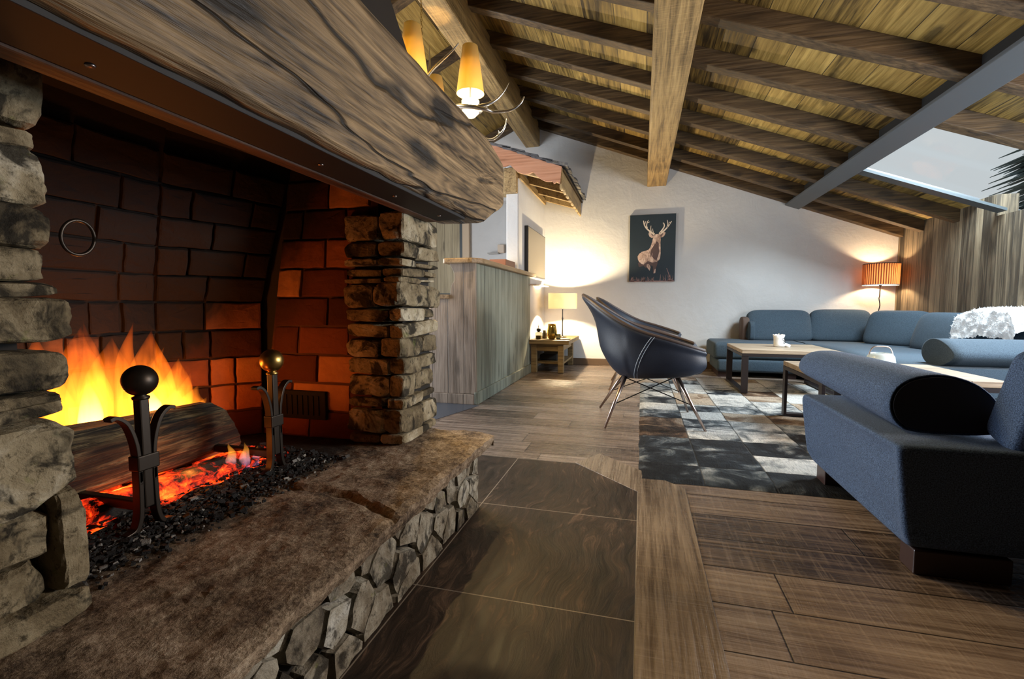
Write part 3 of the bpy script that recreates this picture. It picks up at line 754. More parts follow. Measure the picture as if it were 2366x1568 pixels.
b = MB(); b.box((-.742,-.6,1.102),(-.632,1.66,1.113)); sp = b.obj('soffit_plate', M['darkplate'], FP, bevel=.002)
s0 = None
for k, (x, y) in enumerate(((-.70,.475),(-.695,.93),(-.69,1.25),(-.69,1.56))):
    if s0 is None:
        b = MB(); b.lathe([(.0,-.0005),(.0065,-.0005),(.0055,-.0035),(.0,-.004)], (x,y,1.103), 16); s0 = b.obj('screw', M['legmetal'], sp, smooth=True); p0 = (x,y)
    else:
        d = s0.copy(); COL.objects.link(d); d.parent = sp; d.location = (x-p0[0], y-p0[1], 0)
b = MB(); b.box((-.783,-.6,1.098),(-.743,1.66,1.124)); b.obj('inner_lintel', wood('charred_lintel', ((.03,.014,.007),(.13,.055,.026),(.22,.10,.05)), 'Y', 20, .6), FP, bevel=.004)
# chimney hood above the mantel
b = MB(); b.loft([[(-.80,-.5,1.34),(-.80,1.72,1.34),(-1.82,1.72,1.34),(-1.82,-.5,1.34)], [(-.80,-.5,1.50),(-.80,1.72,1.50),(-1.82,1.72,1.50),(-1.82,-.5,1.50)], [(-1.28,-.3,3.0),(-1.28,1.66,3.0),(-1.82,1.66,3.0),(-1.82,-.3,3.0)]])
b.obj('chimney_hood', plain('dark_brown_hood', (.011,.007,.005), .75), FP)

# ------------------------------------------------------------------ andirons
def andiron(y):
    a = thing('andiron', 'wrought-iron andiron with a dull ball in front of the flames', 'andiron', (-1.05,y,.288), 'pair of ball-topped andirons')
    x = -1.05
    b = MB(); b.sphere((x,y,.626), .0335, 28, 18); b.lathe([(.016,.585),(.017,.590),(.010,.594),(.013,.600),(.011,.606)], (x,y,0), 16); b.obj('ball', M['andiron'], a, smooth=True)
    b = MB(); b.box((x-.011,y-.0105,.345),(x+.011,y+.0105,.588), .003); b.obj('shaft', M['andiron'], a)
    for s in (-1,1):
        b = MB(); path = catmull([(x,y+s*.070,.553),(x,y+s*.055,.555),(x,y+s*.034,.535),(x,y+s*.020,.49),(x,y+s*.016,.44),(x,y+s*.016,.40)], 6)
        rr = []
        for i, p in enumerate(path):
            t = (path[min(i+1,len(path)-1)]-path[max(i-1,0)]).normalized(); n = Vector((0,-t.z,t.y)); wv = Vector((1,0,0))
            rr.append([p+n*.0042+wv*.011, p+n*.0042-wv*.011, p-n*.0042-wv*.011, p-n*.0042+wv*.011])
        b.loft(rr); b.obj('prong', M['andiron'], a, bevel=.0015)
        b = MB(); path = catmull([(x,y+s*.016,.43),(x,y+s*.017,.36),(x,y+s*.020,.325),(x,y+s*.030,.302),(x,y+s*.052,.296)], 6)
        rr = []
        for i, p in enumerate(path):
            t = (path[min(i+1,len(path)-1)]-path[max(i-1,0)]).normalized(); n = Vector((0,-t.z,t.y)); wv = Vector((1,0,0))
            rr.append([p+n*.005+wv*.011, p+n*.005-wv*.011, p-n*.005-wv*.011, p-n*.005+wv*.011])
        b.loft(rr); b.obj('foot', M['andiron'], a, bevel=.0015)
    b = MB(); b.box((x-.015,y-.024,.430),(x+.015,y+.024,.464), .003); b.obj('band', M['andiron'], a)
    b = MB(); b.box((x-.45,y-.010,.335),(x-.008,y+.010,.357), .003); b.box((x-.45,y-.010,.290),(x-.43,y+.010,.337), .003); b.obj('billet_bar', M['andiron'], a)
    return a
a1 = andiron(.772)
a1['label'] = 'iron andiron with a dark ball standing black against the tall flames, nearest the viewer'
a2 = dup(a1, (0,.382,0), 0, 'iron andiron with a shining brass-coloured ball in front of the brick side wall')
for c in children(a2):
    if c.name.startswith('ball'):
        c.data = c.data.copy(); c.data.materials[0] = M['brass']; c['label'] = 'shining brass-coloured ball'

# ------------------------------------------------------------------ logs, embers, ash and flames
b = MB(); rings = []
for i in range(46):
    t = i/45; y = lerp(.42, 1.215, t); c = Vector((-1.30-.05*t, y, .435-.035*t)); ring = []
    for k in range(40):
        a = 2*pi*k/40; r = .105*(1-.12*cos(3*a+.6)); r *= 1+.05*nz((cos(a)*2.2,y*1.2,sin(a)*2.2),3,1)+.05*nz((cos(a)*9,y*1.5,sin(a)*9),1.5,4)
        r -= .008*max(0,nz((cos(a)*16,y*1.0,sin(a)*16),1,9))
        ring.append(c+Vector((cos(a)*r*1.0, (0 if i < 45 else .0)+ (t>.97)*0 + .06*t*(-(sin(a)))*.9, sin(a)*r*.84)))
    rings.append(ring)
b.loft(rings); tag(b.obj('firewood_log', M['log']), 'big split log lying across the andirons with flames behind it', 'log', 'logs in the fire')
b = MB(); rings = []
for i in range(26):
    t = i/25; y = lerp(.45, 1.19, t); c = Vector((-1.51, y, .385)); ring = []
    for k in range(22):
        a = 2*pi*k/22; r = .066*(1+.14*nz((cos(a)*2,y*1.4,sin(a)*2),3,21)); ring.append(c+Vector((cos(a)*r,0,sin(a)*r)))
    rings.append(ring)
b.loft(rings); tag(b.obj('firewood_log', M['log']), 'charred log at the back of the fire, behind the big split log', 'log', 'logs in the fire')
b = MB(); rings = []
for i in range(30):
    t = i/29; y = lerp(.50, 1.16, t); c = Vector((-1.225+.06*t, y, .323-.008*t)); ring = []
    for k in range(20):
        a = 2*pi*k/20; r = .030*(1+.3*nz((cos(a)*2,y*4,sin(a)*2),3,31)+.15*nz((cos(a)*4,y*20,sin(a)*4),1,3)); ring.append(c+Vector((cos(a)*r*1.7,0,sin(a)*r)))
    rings.append(ring)
b.loft(rings); tag(b.obj('ember_log', M['ember']), 'glowing red burnt-through log under the big log', 'log', 'logs in the fire')
b = MB(); rnd = random.Random(17); P = []
for i in range(40):
    row = []
    for j in range(46):
        y = lerp(.56,1.34,j/45); x = lerp(-1.60,-1.105+.045*nz((0,y,0),7,4)+.02*nz((0,y,0),23,4),i/39); d = max(0, 1-((x+1.3)/.33)**2)*max(0, 1-((y-.95)/.42)**2)
        row.append((x,y,.287+.024*d**.5+.010*nz((x,y,0),22,3)*d+.006*nz((x,y,0),60,2)*d-.004*(d==0)))
    P.append(row)
b.grid(P); tag(b.obj('ember_bed', M['ember']), 'bed of orange glowing embers on the hearth under the logs', 'embers', kind='stuff')
b = MB()
for k in range(5200):
    x = rnd.gauss(-1.045,.055); y = rnd.uniform(.56,1.33)
    if x > -.905 or x < -1.3: continue
    if rnd.random() < .35: x = rnd.uniform(-1.25,-1.0)
    s = rnd.uniform(.0018,.0050)*(1.0 if rnd.random() < .93 else 1.9); z = .290+.018*max(0,min(1,(-x-1.0)/.18))
    M4 = Matrix.Translation((x,y,z+s*.5)) @ Matrix.Rotation(rnd.random()*6,4,'Z') @ Matrix.Rotation(rnd.random()*6,4,'X')
    b.box((-s,-s*.7,-s*.5),(s,s*.7,s*.5), 0, 1, M4)
b.jitter(.002, 90, 3)
tag(b.obj('coal_crumbs', M['coal']), 'black coal crumbs and pale ash strewn along the edge of the fire', 'ash', kind='stuff')
# flames: tongues of glowing gas
def flame_mat(name, c_low, c_high, s_low, s_high, z0, z1, streak=1.0):
    a = N(name); c = a.coords(); s = a.sep(c)
    t = a.n('MapRange', {'Value':s[2],'From Min':z0,'From Max':z1}).outputs[0]
    w = a.noise(a.scale(c, (26,26,4.5)), 1.0, 3, .6, .8)
    st = a.n('MapRange', {'Value':w,'From Min':.36,'From Max':.66,'To Min':1-streak,'To Max':1.25}).outputs[0]
    col = a.mix(t, c_low, c_high)
    lv = a.n('MapRange', {'Value':a.math('POWER', t, .55),'From Min':0.0,'From Max':1.0,'To Min':s_low,'To Max':s_high}).outputs[0]
    e = a.n('Emission', {'Color':col,'Strength':a.math('MULTIPLY', lv, st)})
    a.set(a.out.inputs['Volume'], e.outputs[0]); return a.m
FL = thing('flames', 'tall orange and yellow flames rising behind the big log', 'flames', (-1.42,.95,.42))
def tongue(y, x, zb, zt, w, d, lean, mat, seed, n=26):
    b = MB(); rings = []
    for i in range(n):
        t = i/(n-1); z = lerp(zb, zt, t); prof_ = (sin(pi*min(1,(t*.82+.18)))**.8)*(1-t)**.35*1.15 if t < 1 else 0.002
        prof_ = max(prof_, .004); cy = y + lean*t*t + .02*nz((seed,t*2.2,0),1.0)*t; cx_ = x+.012*nz((seed+5,t*2.5,0),1.0)*t
        rings.append([(cx_+cos(a)*d*prof_, cy+sin(a)*w*prof_*(1+.12*nz((cos(a)*2,sin(a)*2,t*5+seed),1.0)), z) for a in [2*pi*k/18 for k in range(18)]])
    b.loft(rings); return b.obj('flame_tongue', mat, FL, smooth=True)
fo = flame_mat('outer_flame', (1,.26,.014), (1,.12,.008), 50, 14, .42, .74, .9)
fm = flame_mat('middle_flame', (1,.40,.04), (1,.24,.014), 34, 12, .42, .66, .6)
fc = flame_mat('flame_core', (1,.66,.22), (1,.42,.05), 160, 25, .42, .58, .2)
for args in ((.895,-1.43,.42,.735,.075,.06,.01,fo,1),(.985,-1.44,.42,.700,.085,.06,.0,fo,2),(1.075,-1.43,.42,.715,.075,.06,.02,fo,3),(1.15,-1.43,.42,.620,.06,.05,.03,fo,4),(1.20,-1.42,.41,.525,.045,.04,.03,fo,5),(.82,-1.44,.42,.72,.06,.06,-.01,fo,6),
             (.86,-1.45,.42,.69,.03,.04,.02,fo,31),(.94,-1.45,.42,.75,.028,.04,-.01,fo,32),(1.03,-1.45,.42,.74,.03,.04,.02,fo,33),(1.11,-1.45,.42,.66,.03,.04,.03,fo,34),(1.175,-1.43,.42,.57,.03,.03,.04,fo,35),(1.23,-1.42,.40,.48,.03,.03,.03,fo,36),
             (.90,-1.42,.42,.665,.042,.045,.0,fm,7),(1.07,-1.42,.42,.635,.048,.045,.015,fm,8),(1.145,-1.42,.42,.54,.036,.035,.02,fm,9),
             (.905,-1.41,.43,.600,.026,.03,.0,fc,10),(1.06,-1.41,.43,.565,.032,.03,.005,fc,11)): tongue(*args)
fb = flame_mat('small_flame', (.60,.30,.80), (1,.36,.04), 22, 40, .30, .36, .6)
FS = thing('flames', 'small orange and violet flame licking the right end of the big log', 'flames', (-1.125,1.12,.30))
FL_ = FL; FL = FS
for args in ((1.115,-1.125,.300,.385,.016,.015,.01,fb,21),(1.150,-1.12,.298,.365,.012,.012,.01,fb,22),(1.085,-1.14,.305,.395,.015,.015,-.01,fb,23)): tongue(*args)
# ------------------------------------------------------------------ bar counter
BAR = thing('bar_counter', 'grey-washed wooden bar counter of vertical boards standing behind the stone pillar', 'counter', (-1.45,4.4,0))
def panel(b, poly, fn, d0, d1): b.prism(poly, fn, d0, d1)
b = MB()
P = [(-1.66,.085),(-1.25,.085),(-1.25,1.125),(-1.462,1.125)]
for k in range(13):
    t = k/12; z = lerp(1.105,.872,t); P.append((-1.452+.030*sin(pi*(t*1.45-.1))*(1 if t < .65 else .4)+ (.0 if t<.1 else 0), z))
P += [(-1.66,.872)]
b.prism(P, fy_, 3.50, 3.53); b.obj('end_panel', M['barend'], BAR, bevel=.002)
b = MB()
for k in range(19):
    y0 = 3.533+.098*k
    if y0 > 5.32: break
    b.box((-1.278,y0,.09),(-1.25,y0+.095,1.12), .003, 2)
b.obj('front_panel', M['barfront'], BAR)
b = MB(); b.box((-1.262,3.49,.001),(-1.232,5.39,.10), .006); b.obj('skirting', M['barfront'], BAR)
b = MB(); b.box((-1.66,3.49,.001),(-1.262,3.515,.082), .004); b.obj('end_plinth', M['barend'], BAR)
b = MB(); P = [(-1.51,3.45),(-1.27,3.45),(-1.20,3.56),(-1.20,5.50),(-1.27,5.50),(-1.27,4.88),(-1.51,4.88)]
b.prism([(-1.505,3.47),(-1.49,3.45),(-1.29,3.45),(-1.262,3.458),(-1.205,3.54),(-1.195,3.57),(-1.195,5.46),(-1.21,5.49),(-1.262,5.49),(-1.262,4.89),(-1.505,4.89)], lambda u,v,d:(u,v,d), 1.112, 1.152)
b.obj('counter_top', M['bartop'], BAR, bevel=.008)
b = MB(); b.box((-2.15,3.48,.838),(-1.47,4.88,.872), .004); b.obj('work_shelf', M['bartop'], BAR)
b = MB(); b.box((-2.10,3.52,.09),(-1.66,3.55,.836), .003); b.box((-1.68,3.53,.09),(-1.66,4.88,.836), .003); b.obj('back_panel', M['barend'], BAR)
b = MB(); b.box((-1.46,4.50,1.1525),(-1.29,4.86,1.238), .005); tag(b.obj('wooden_box', plain('red_brown_box',(.16,.06,.035),.5)), 'low red-brown wooden box lying on the bar top', 'box')
# small block on the white alcove wall
t = thing('wall_block', 'small beige wooden block with a grey lip on the white wall behind the bar', 'wall fitting', (-2.09,6.98,1.6))
b = MB(); b.box((-2.12,6.94,1.575),(-2.02,6.998,1.70), .006); b.obj('block', M['greywood'], t)
b = MB(); b.box((-2.27,6.90,1.56),(-2.10,6.998,1.578), .004); b.obj('lip', plain('grey_lip',(.35,.33,.31),.5), t)
# screen on the stub wall
TV = thing('television', 'thin flat screen on the white wall end above the bar, mirroring lamp light', 'television', (-1.23,5.7,1.1))
b = MB(); b.box((-1.262,5.16,1.12),(-1.222,6.13,1.665), .004); b.obj('housing', M['black'], TV)
b = MB(); b.box((-1.2225,5.172,1.132),(-1.2205,6.118,1.653)); b.obj('screen', plain('gold_reflection_glass',(.20,.165,.115),.22,.75), TV)  # golden reflection of the lamp is put into the screen's colour
b = MB(); b.box((-1.262,5.32,1.02),(-1.16,6.05,1.03), .002); tag(b.obj('wall_shelf', M['greywood']), 'thin pale shelf strip on the wall under the flat screen', 'shelf')

# ------------------------------------------------------------------ slate canopy over the corner
CA = thing('slate_canopy', 'little slate-covered chalet canopy with scalloped boards in the back corner', 'canopy', (-1.1,5.5,1.9))
def cz(x): return 2.150 + .375*(-.785-x)                                # upper edge of the fascia
b = MB(); P = [(-1.56,cz(-1.56)),(-.785,cz(-.785)),(-.80,1.985)]
m = 44
for k in range(m+1):
    x = lerp(-.83,-1.56,k/m); ph = (x+.83)/-.243
    z = cz(x) - .135 - .055*abs(sin(pi*ph))**.8 - (.025 if x > -.87 else 0)
    P.append((x, z))
b.prism(P, fy_, 4.74, 4.765); b.obj('front_fascia', M['pinkwood'], CA)
b = MB(); P = [(4.75,2.14),(6.284,2.14)]
for k in range(120):
    y = lerp(6.284,4.75,k/119); ph = (y-4.75)/.19; f = ph-math.floor(ph)
    z = 1.985 - .045*abs(sin(pi*f)) - (.0 if f > .14 else .035)
    P.append((y, z))
b.prism(P, fx_, -.805, -.780); b.obj('eaves_board', M['canopywood'], CA)
for y in (4.82,5.30,5.78,6.20):
    b = MB(); b.prism([(-1.262,cz(-1.262)-.075-.10),(-.81,cz(-.81)-.075-.07),(-.81,cz(-.81)-.035),(-1.262,cz(-1.262)-.035)], fy_, y, y+.06)
    b.obj('rafter', M['canopywood'], CA, bevel=.004)
b = MB(); b.prism([(-1.56,cz(-1.56)-.036),(-.76,cz(-.76)-.036),(-.76,cz(-.76)-.014),(-1.56,cz(-1.56)-.014)], fy_, 4.77, 6.284); b.obj('roof_boards', M['darkboard'], CA)
b = MB(); b.box((-1.30,4.90,2.11),(-1.245,6.284,2.18)); b.obj('wall_plate', M['canopywood'], CA)
b = MB(); rnd = random.Random(8)
for r in range(5):
    x1 = -.715 - .15*r; y = 4.70
    while y < 6.26:
        w = rnd.uniform(.15,.24); x0 = x1-.22
        th = rnd.uniform(.014,.024); z1 = cz(x1)-.012+.010; z0 = cz(x0)-.012+.004
        dx = rnd.uniform(-.012,.014)
        y1 = min(y+w, 6.28)
        e = [(x1+dx+rnd.uniform(-.01,.01),y),(x1+dx+rnd.uniform(-.008,.008),y+w*.5),(x1+dx+rnd.uniform(-.01,.01),y1-.004),(x0,y1-.004),(x0,y)]
        lift = rnd.uniform(0,.014)+.010
        A = [b.b.verts.new((u,v,(lerp(z0,z1,(u-x0)/(x1-x0)))+lift*((u-x0)/(x1-x0)))) for u,v in e]; B = [b.b.verts.new((q.co.x,q.co.y,q.co.z+th)) for q in A]
        b.b.faces.new(A[::-1]); b.b.faces.new(B)
        for i in range(5): b.b.faces.new((A[i],A[(i+1)%5],B[(i+1)%5],B[i]))
        y += w
b.obj('slates', M['slate'], CA)

# ------------------------------------------------------------------ side table and what stands on it
T = thing('side_table', 'low rough wooden side table in the back corner next to the bar', 'table', (-1.02,5.85,0))
b = MB(); b.box((-1.255,5.34,.335),(-.785,6.25,.385), .006); b.obj('tabletop', M['sidewood'], T)
l0 = None
for (x,y) in ((-1.20,5.40),(-.885,5.40),(-.885,6.17),(-1.20,6.17)):
    b = MB(); b.box((x-.033,y-.033,.001),(x+.033,y+.033,.334), .006); b.obj('leg', M['sidewood'], T)
b = MB(); b.box((-1.17,5.385,.255),(-.92,5.415,.333), .003); b.box((-.90,5.43,.255),(-.87,6.14,.333), .003); b.obj('apron', M['sidewood'], T)
b = MB(); b.box((-1.225,5.43,.10),(-.86,6.14,.125), .003); b.obj('lower_shelf', M['sidewood'], T)
b = MB(); b.box((-1.17,5.55,.1255),(-.95,6.0,.20), .02, 3); tag(b.obj('dark_blanket', plain('dark_cloth',(.03,.025,.022),.9)), 'dark folded blanket on the lower shelf of the side table', 'blanket')
# lamp
L = thing('table_lamp', 'lit table lamp with a white drum shade on the side table', 'lamp', (-.945,5.86,.385))
lx, ly = -.945, 5.86
b = MB(); b.lathe([(.178,.742),(.178,.934),(.1765,.934),(.1765,.742)], (lx,ly,0), 40, True); b.obj('lamp_shade', M['whiteshade'], L, smooth=True)
for z0 in (.742,.934):
    b = MB(); b.lathe([(.179,z0-.004),(.180,z0),(.176,z0+.004),(.175,z0-.002)], (lx,ly,0), 40, True); b.obj('shade_rim', M['white'], L, smooth=True)
b = MB(); b.lathe([(.05,.3852),(.05,.392),(.012,.397),(.008,.42),(.007,.60),(.011,.62),(.007,.64),(.006,.80),(.012,.805),(.012,.83)], (lx,ly,0), 18); b.obj('stem', M['black'], L, smooth=True)
b = MB()
for k in range(3):
    a = 2*pi*k/3; b.tube([(lx,ly,.80),(lx+.177*cos(a),ly+.177*sin(a),.80)], .002, 6)
b.obj('shade_ring', M['wire'], L)
b = MB(); b.lathe([(.0,.3853),(.075,.3853),(.085,.393),(.078,.393),(.072,.389),(.0,.389)], (-.875,5.52,0), 28); tag(b.obj('saucer', M['plaste_dark'], smooth=True), 'flat black saucer at the front edge of the side table', 'saucer')
# golden vase
b = MB(); b.lathe([(.0,.3855),(.030,.3855),(.045,.40),(.060,.44),(.060,.48),(.050,.53),(.044,.565),(.041,.565),(.046,.53),(.055,.48),(.055,.44),(.042,.405),(.0,.395)], (-1.015,5.52,0), 32)
tag(b.obj('vase', M['goldglass'], smooth=True), 'shiny gold glass vase on the side table', 'vase')
b = MB(); b.lathe([(.0,.3855),(.026,.3855),(.028,.45),(.026,.45),(.024,.392),(.0,.392)], (-.935,5.50,0), 22)
cg = tag(b.obj('tealight_glass', M['jarglass'], smooth=True), 'small dark tealight glass just right of the gold vase', 'glass')
b = MB(); b.lathe([(.0,.393),(.020,.393),(.020,.412),(.0,.412)], (-.935,5.50,0), 18); b.obj('tealight', M['white'], cg, smooth=True)
D = thing('reed_diffuser', 'glass reed diffuser with dark stopper and sticks on the side table beside the bar', 'diffuser', (-1.165,5.47,.385))
b = MB(); b.box((-1.20,5.435,.3855),(-1.13,5.505,.47), .010, 3); b.obj('jar', M['jarglass'], D, smooth=True)
b = MB(); b.box((-1.192,5.443,.389),(-1.138,5.497,.43), .006); b.obj('oil', plain('amber_oil',(.20,.13,.05),.2), D)
b = MB(); b.lathe([(.016,.469),(.016,.48),(.026,.482),(.026,.512),(.012,.515)], (-1.165,5.47,0), 18); b.obj('stopper', M['black'], D, smooth=True)
b = MB()
for dx, dy, h in ((-.025,0,.63),(-.012,.01,.655),(.006,-.01,.61)): b.tube([(-1.165,5.47,.50),(-1.165+dx,5.47+dy,h)], .002, 6)
b.obj('reeds', M['footwood'], D)
b = MB(); b.lathe([(.0,.3855),(.030,.3855),(.030,.45),(.022,.458),(.022,.485),(.0,.485)], (-1.12,5.60,0), 20); tag(b.obj('small_jar', plain('dark_jar',(.07,.06,.05),.25), smooth=True), 'small dark jar behind the reed diffuser on the side table', 'jar')

# ------------------------------------------------------------------ stag picture
PIC = thing('stag_picture', 'dark teal canvas picture of a standing stag on the white back wall', 'picture', (.118,6.28,1.08))
px0, px1, pz0, pz1 = -.158, .393, 1.082, 1.915
b = MB(); b.box((px0,6.256,pz0),(px1,6.2855,pz1), .002); b.obj('canvas', M['canvas'], PIC)
def C2(p):                                                            # picture sheet measure -> wall
    u = (p[0]-283)/(1150-283); v = (1412-p[1])/(1412-145); return (lerp(px0,px1,u), lerp(pz0,pz1,v))
def shape(polys, mat, name, d):
    b = MB()
    for poly in polys:
        b.prism([C2(p) for p in poly], fy_, 6.2562, 6.2562-d)
    return b.obj(name, mat, PIC)
def ribbon(pts, w0, w1):
    s = catmull([(p[0],p[1],0) for p in pts], 6); L_, R_ = [], []
    for i, p in enumerate(s):
        t = (s[min(i+1,len(s)-1)]-s[max(i-1,0)]).normalized(); n = Vector((-t.y,t.x,0)); w = lerp(w0,w1,i/(len(s)-1))/2
        L_.append((p.x+n.x*w,p.y+n.y*w)); R_.append((p.x-n.x*w,p.y-n.y*w))
    return L_+R_[::-1]
body = [(722,612),(735,560),(770,520),(830,515),(862,548),(872,610),(868,680),(872,760),(878,850),(872,930),(862,990),(830,1020),(800,1040),(720,1050),(640,1020),(590,1060),(560,1085),(510,1070),(470,1030),(448,990),(440,930),(470,880),(520,840),(590,825),(640,810),(680,765),(700,700)]
shape([body], M['stag'], 'stag_body', .0010)
for ear in ([(752,575),(700,585),(660,560),(640,510),(650,470),(700,490),(740,530)],[(850,585),(905,580),(945,545),(962,490),(930,480),(885,505),(845,540)]): shape([ear], M['stag'], 'stag_ear', .0014)
ant = [ribbon([(755,520),(700,490),(640,440),(590,390),(555,330),(540,255)],34,16), ribbon([(615,400),(600,350),(610,290),(635,250)],24,10), ribbon([(610,300),(640,290),(658,282)],12,6), ribbon([(560,340),(575,290),(585,265)],16,7), ribbon([(690,470),(680,410),(684,355)],18,8), ribbon([(735,500),(722,450),(718,410)],14,7),
       ribbon([(840,515),(890,490),(950,440),(1000,385),(1040,330),(1068,285)],34,14), ribbon([(850,500),(905,430),(935,370),(925,325),(908,310)],28,12), ribbon([(985,400),(1000,340),(995,300),(985,262)],22,9), ribbon([(1030,345),(1035,320),(1030,300)],14,7)]
shape(ant, M['antlerpaint'], 'stag_antlers', .0016)
shape([[(770,690),(800,720),(835,690),(838,760),(850,840),(832,930),(800,1010),(750,985),(715,930),(730,860),(690,960),(680,880),(700,800)],[(778,672),(795,656),(820,660),(828,690),(805,722),(782,700)],[(700,500),(735,540),(728,552),(690,512)],[(905,505),(868,545),(880,552),(915,520)],[(590,1060),(640,1020),(720,1050),(800,1040),(830,1020),(815,1100),(790,1160),(770,1250),(740,1250),(735,1120),(690,1100),(680,1200),(640,1150),(600,1150),(560,1110),(470,1130),(450,1060),(470,1030),(520,1075),(560,1085)]], M['stagdark'], 'stag_shading', .0020)
shape([[(620,1080),(660,1075),(695,1140),(675,1205),(640,1160),(618,1120)],[(768,1180),(790,1170),(785,1250),(752,1258)]], M['stag'], 'stag_legs', .0024)
gr = [[(290,1411),(1140,1411),(1140,1396),(290,1396)]]; rnd = random.Random(4)
for k in range(60):
    x = rnd.uniform(300,1120); h = rnd.uniform(30,95)*(1.5 if x > 830 else 1.0); gr.append(ribbon([(x,1405),(x+rnd.uniform(-10,10),1405-h*.5),(x+rnd.uniform(-26,26),1405-h)], rnd.uniform(6,15), 2))
gr.append(ribbon([(1060,1330),(1030,1250),(995,1160)],14,8)); shape(gr, M['grasspaint'], 'painted_grass', .0012)

# ------------------------------------------------------------------ antler chandelier
CH = thing('antler_chandelier', 'antler chandelier with amber lampshades hanging from the ridge beam by a chain', 'chandelier', (-1.438,3.0,2.1))
hx, hy = -1.438, 3.0
def q29(x, z): k = 3.0/2.9; return (x*k, 3.0, .79+(z-.79)*k)
b = MB(); z = 2.872; k = 0
while z > 2.475:                                                       # chain links
    R_ = [Vector((0, .0, 0))]
    ring = [Vector((hx+(.006*sin(a) if k % 2 else 0), hy+(0 if k % 2 else .006*sin(a)), z-.014+.014*cos(a))) for a in [2*pi*i/12 for i in range(13)]]
    b.tube(ring, .0018, 5, False); z -= .0215; k += 1
b.obj('chain', M['brass'], CH, smooth=True)
b = MB(); b.tube([Vector((hx+.022*sin(a), hy, 2.445+.032*cos(a))) for a in [2*pi*i/24 for i in range(25)]], .0028, 6); b.tube([Vector((hx+.012*sin(a), hy+.003, 2.432+.022*cos(a))) for a in [2*pi*i/20 for i in range(21)]], .0022, 6); b.obj('hook_ring', M['brass'], CH, smooth=True)
b = MB(); b.lathe([(.004,2.415),(.014,2.405),(.010,2.38),(.016,2.33),(.010,2.28),(.02,2.25),(.03,2.20),(.028,2.12),(.012,2.08),(.0,2.07)], (hx,hy,0), 18); b.obj('hub', M['brass'], CH, smooth=True)
def shade(cx_, cy_, zb):
    b = MB(); n = 48; rings = []
    for r, z in ((.090,zb),(.050,zb+.296),(.0488,zb+.296),(.0888,zb)): rings.append([(cx_+r*cos(2*pi*k/n)*(1+.004*(k%2)), cy_+r*sin(2*pi*k/n)*(1+.004*(k%2)), z) for k in range(n)])
    rings.append(rings[0]); b.loft(rings, True, False, False); o = b.obj('lamp_shade', M['amber'], CH, smooth=True)
    b = MB(); b.lathe([(.007,zb-.13),(.007,zb+.05),(.014,zb+.052),(.014,zb+.075),(.0,zb+.075)], (cx_,cy_,0), 14); b.obj('candle_tube', M['white'], CH, smooth=True)
    b = MB(); b.lathe([(.030,zb-.145),(.056,zb-.118),(.058,zb-.045),(.055,zb-.045),(.052,zb-.115),(.027,zb-.14)], (cx_,cy_,0), 26, True); b.obj('glass_cup', M['cupglow'], CH, smooth=True)
    b = MB(); b.lathe([(.0,zb-.108),(.078,zb-.106),(.082,zb-.100),(.078,zb-.098),(.0,zb-.100)], (cx_,cy_,0), 26); b.obj('drip_plate', M['chrome'], CH, smooth=True)
lamps = []
for ang in (0, -75, 98, 180):
    cx_, cy_ = hx+.34*cos(radians(ang)), hy+.32*sin(radians(ang)); shade(cx_, cy_, 2.155); lamps.append((cx_, cy_, 2.155))
def antler(main, w, tines):
    b = MB(); s = catmull(main, 8); n = len(s); b.tube(s, [lerp(w[0],w[1],(i/(n-1))) * (1+.10*nz(p,40)) for i, p in enumerate(s)], 9)
    for tn, tw in tines:
        s2 = catmull(tn, 7); m_ = len(s2); b.tube(s2, [lerp(tw, .0016, i/(m_-1)) for i in range(m_)], 8)
    return b.obj('antler', M['chrome'], CH, smooth=True)
A = lambda *p: [Vector((q29(x,z)[0], 3.0+dy, q29(x,z)[2])) for x,z,dy in p]
antler([Vector((hx,hy,2.11))]+A((-1.20,2.02,-.06),(-1.06,2.00,-.095),(-.95,1.985,-.06),(-.90,1.978,-.02),(-.80,1.985,0),(-.74,2.02,.01),(-.716,2.062,.015)), (.019,.004),
       [(A((-.99,2.00,-.07),(-.93,2.015,-.05),(-.88,2.045,-.03),(-.835,2.10,-.01),(-.808,2.150,0)), .013)])
antler([Vector((hx,hy,2.10))]+A((-1.20,1.96,.03),(-1.07,1.91,.05),(-1.04,1.88,.05),(-.99,1.850,.05),(-.93,1.838,.05),(-.87,1.875,.05),(-.845,1.92,.05),(-.838,1.955,.05)), (.017,.0035),
       [(A((-1.02,1.862,.05),(-1.035,1.89,.045),(-1.04,1.915,.04)),.005), (A((-.90,1.85,.05),(-.885,1.875,.04),(-.89,1.885,.04)),.004)])
antler([Vector((hx,hy,2.14))]+A((-1.37,2.18,-.02),(-1.335,2.225,-.05),(-1.29,2.262,-.06),(-1.22,2.31,-.06),(-1.16,2.352,-.06),(-1.115,2.395,-.06)), (.018,.004),
       [(A((-1.335,2.225,-.05),(-1.318,2.275,-.05),(-1.318,2.34,-.04),(-1.325,2.42,-.03)), .0145)])
antler([Vector((hx,hy,2.12)), Vector((hx-.05,hy-.12,2.06)), Vector((hx+.02,hy-.27,2.03)), Vector((hx+.10,hy-.36,2.07)), Vector((hx+.12,hy-.42,2.17))], (.019,.004), [])
antler([Vector((hx,hy,2.12)), Vector((hx-.12,hy+.05,2.05)), Vector((hx-.28,hy+.02,2.03)), Vector((hx-.40,hy-.03,2.10)), Vector((hx-.44,hy-.06,2.22))], (.019,.004), [])
antler([Vector((hx,hy,2.12)), Vector((hx+.05,hy+.14,2.05)), Vector((hx-.02,hy+.28,2.03)), Vector((hx-.08,hy+.36,2.08)), Vector((hx-.12,hy+.42,2.18))], (.019,.004), [])
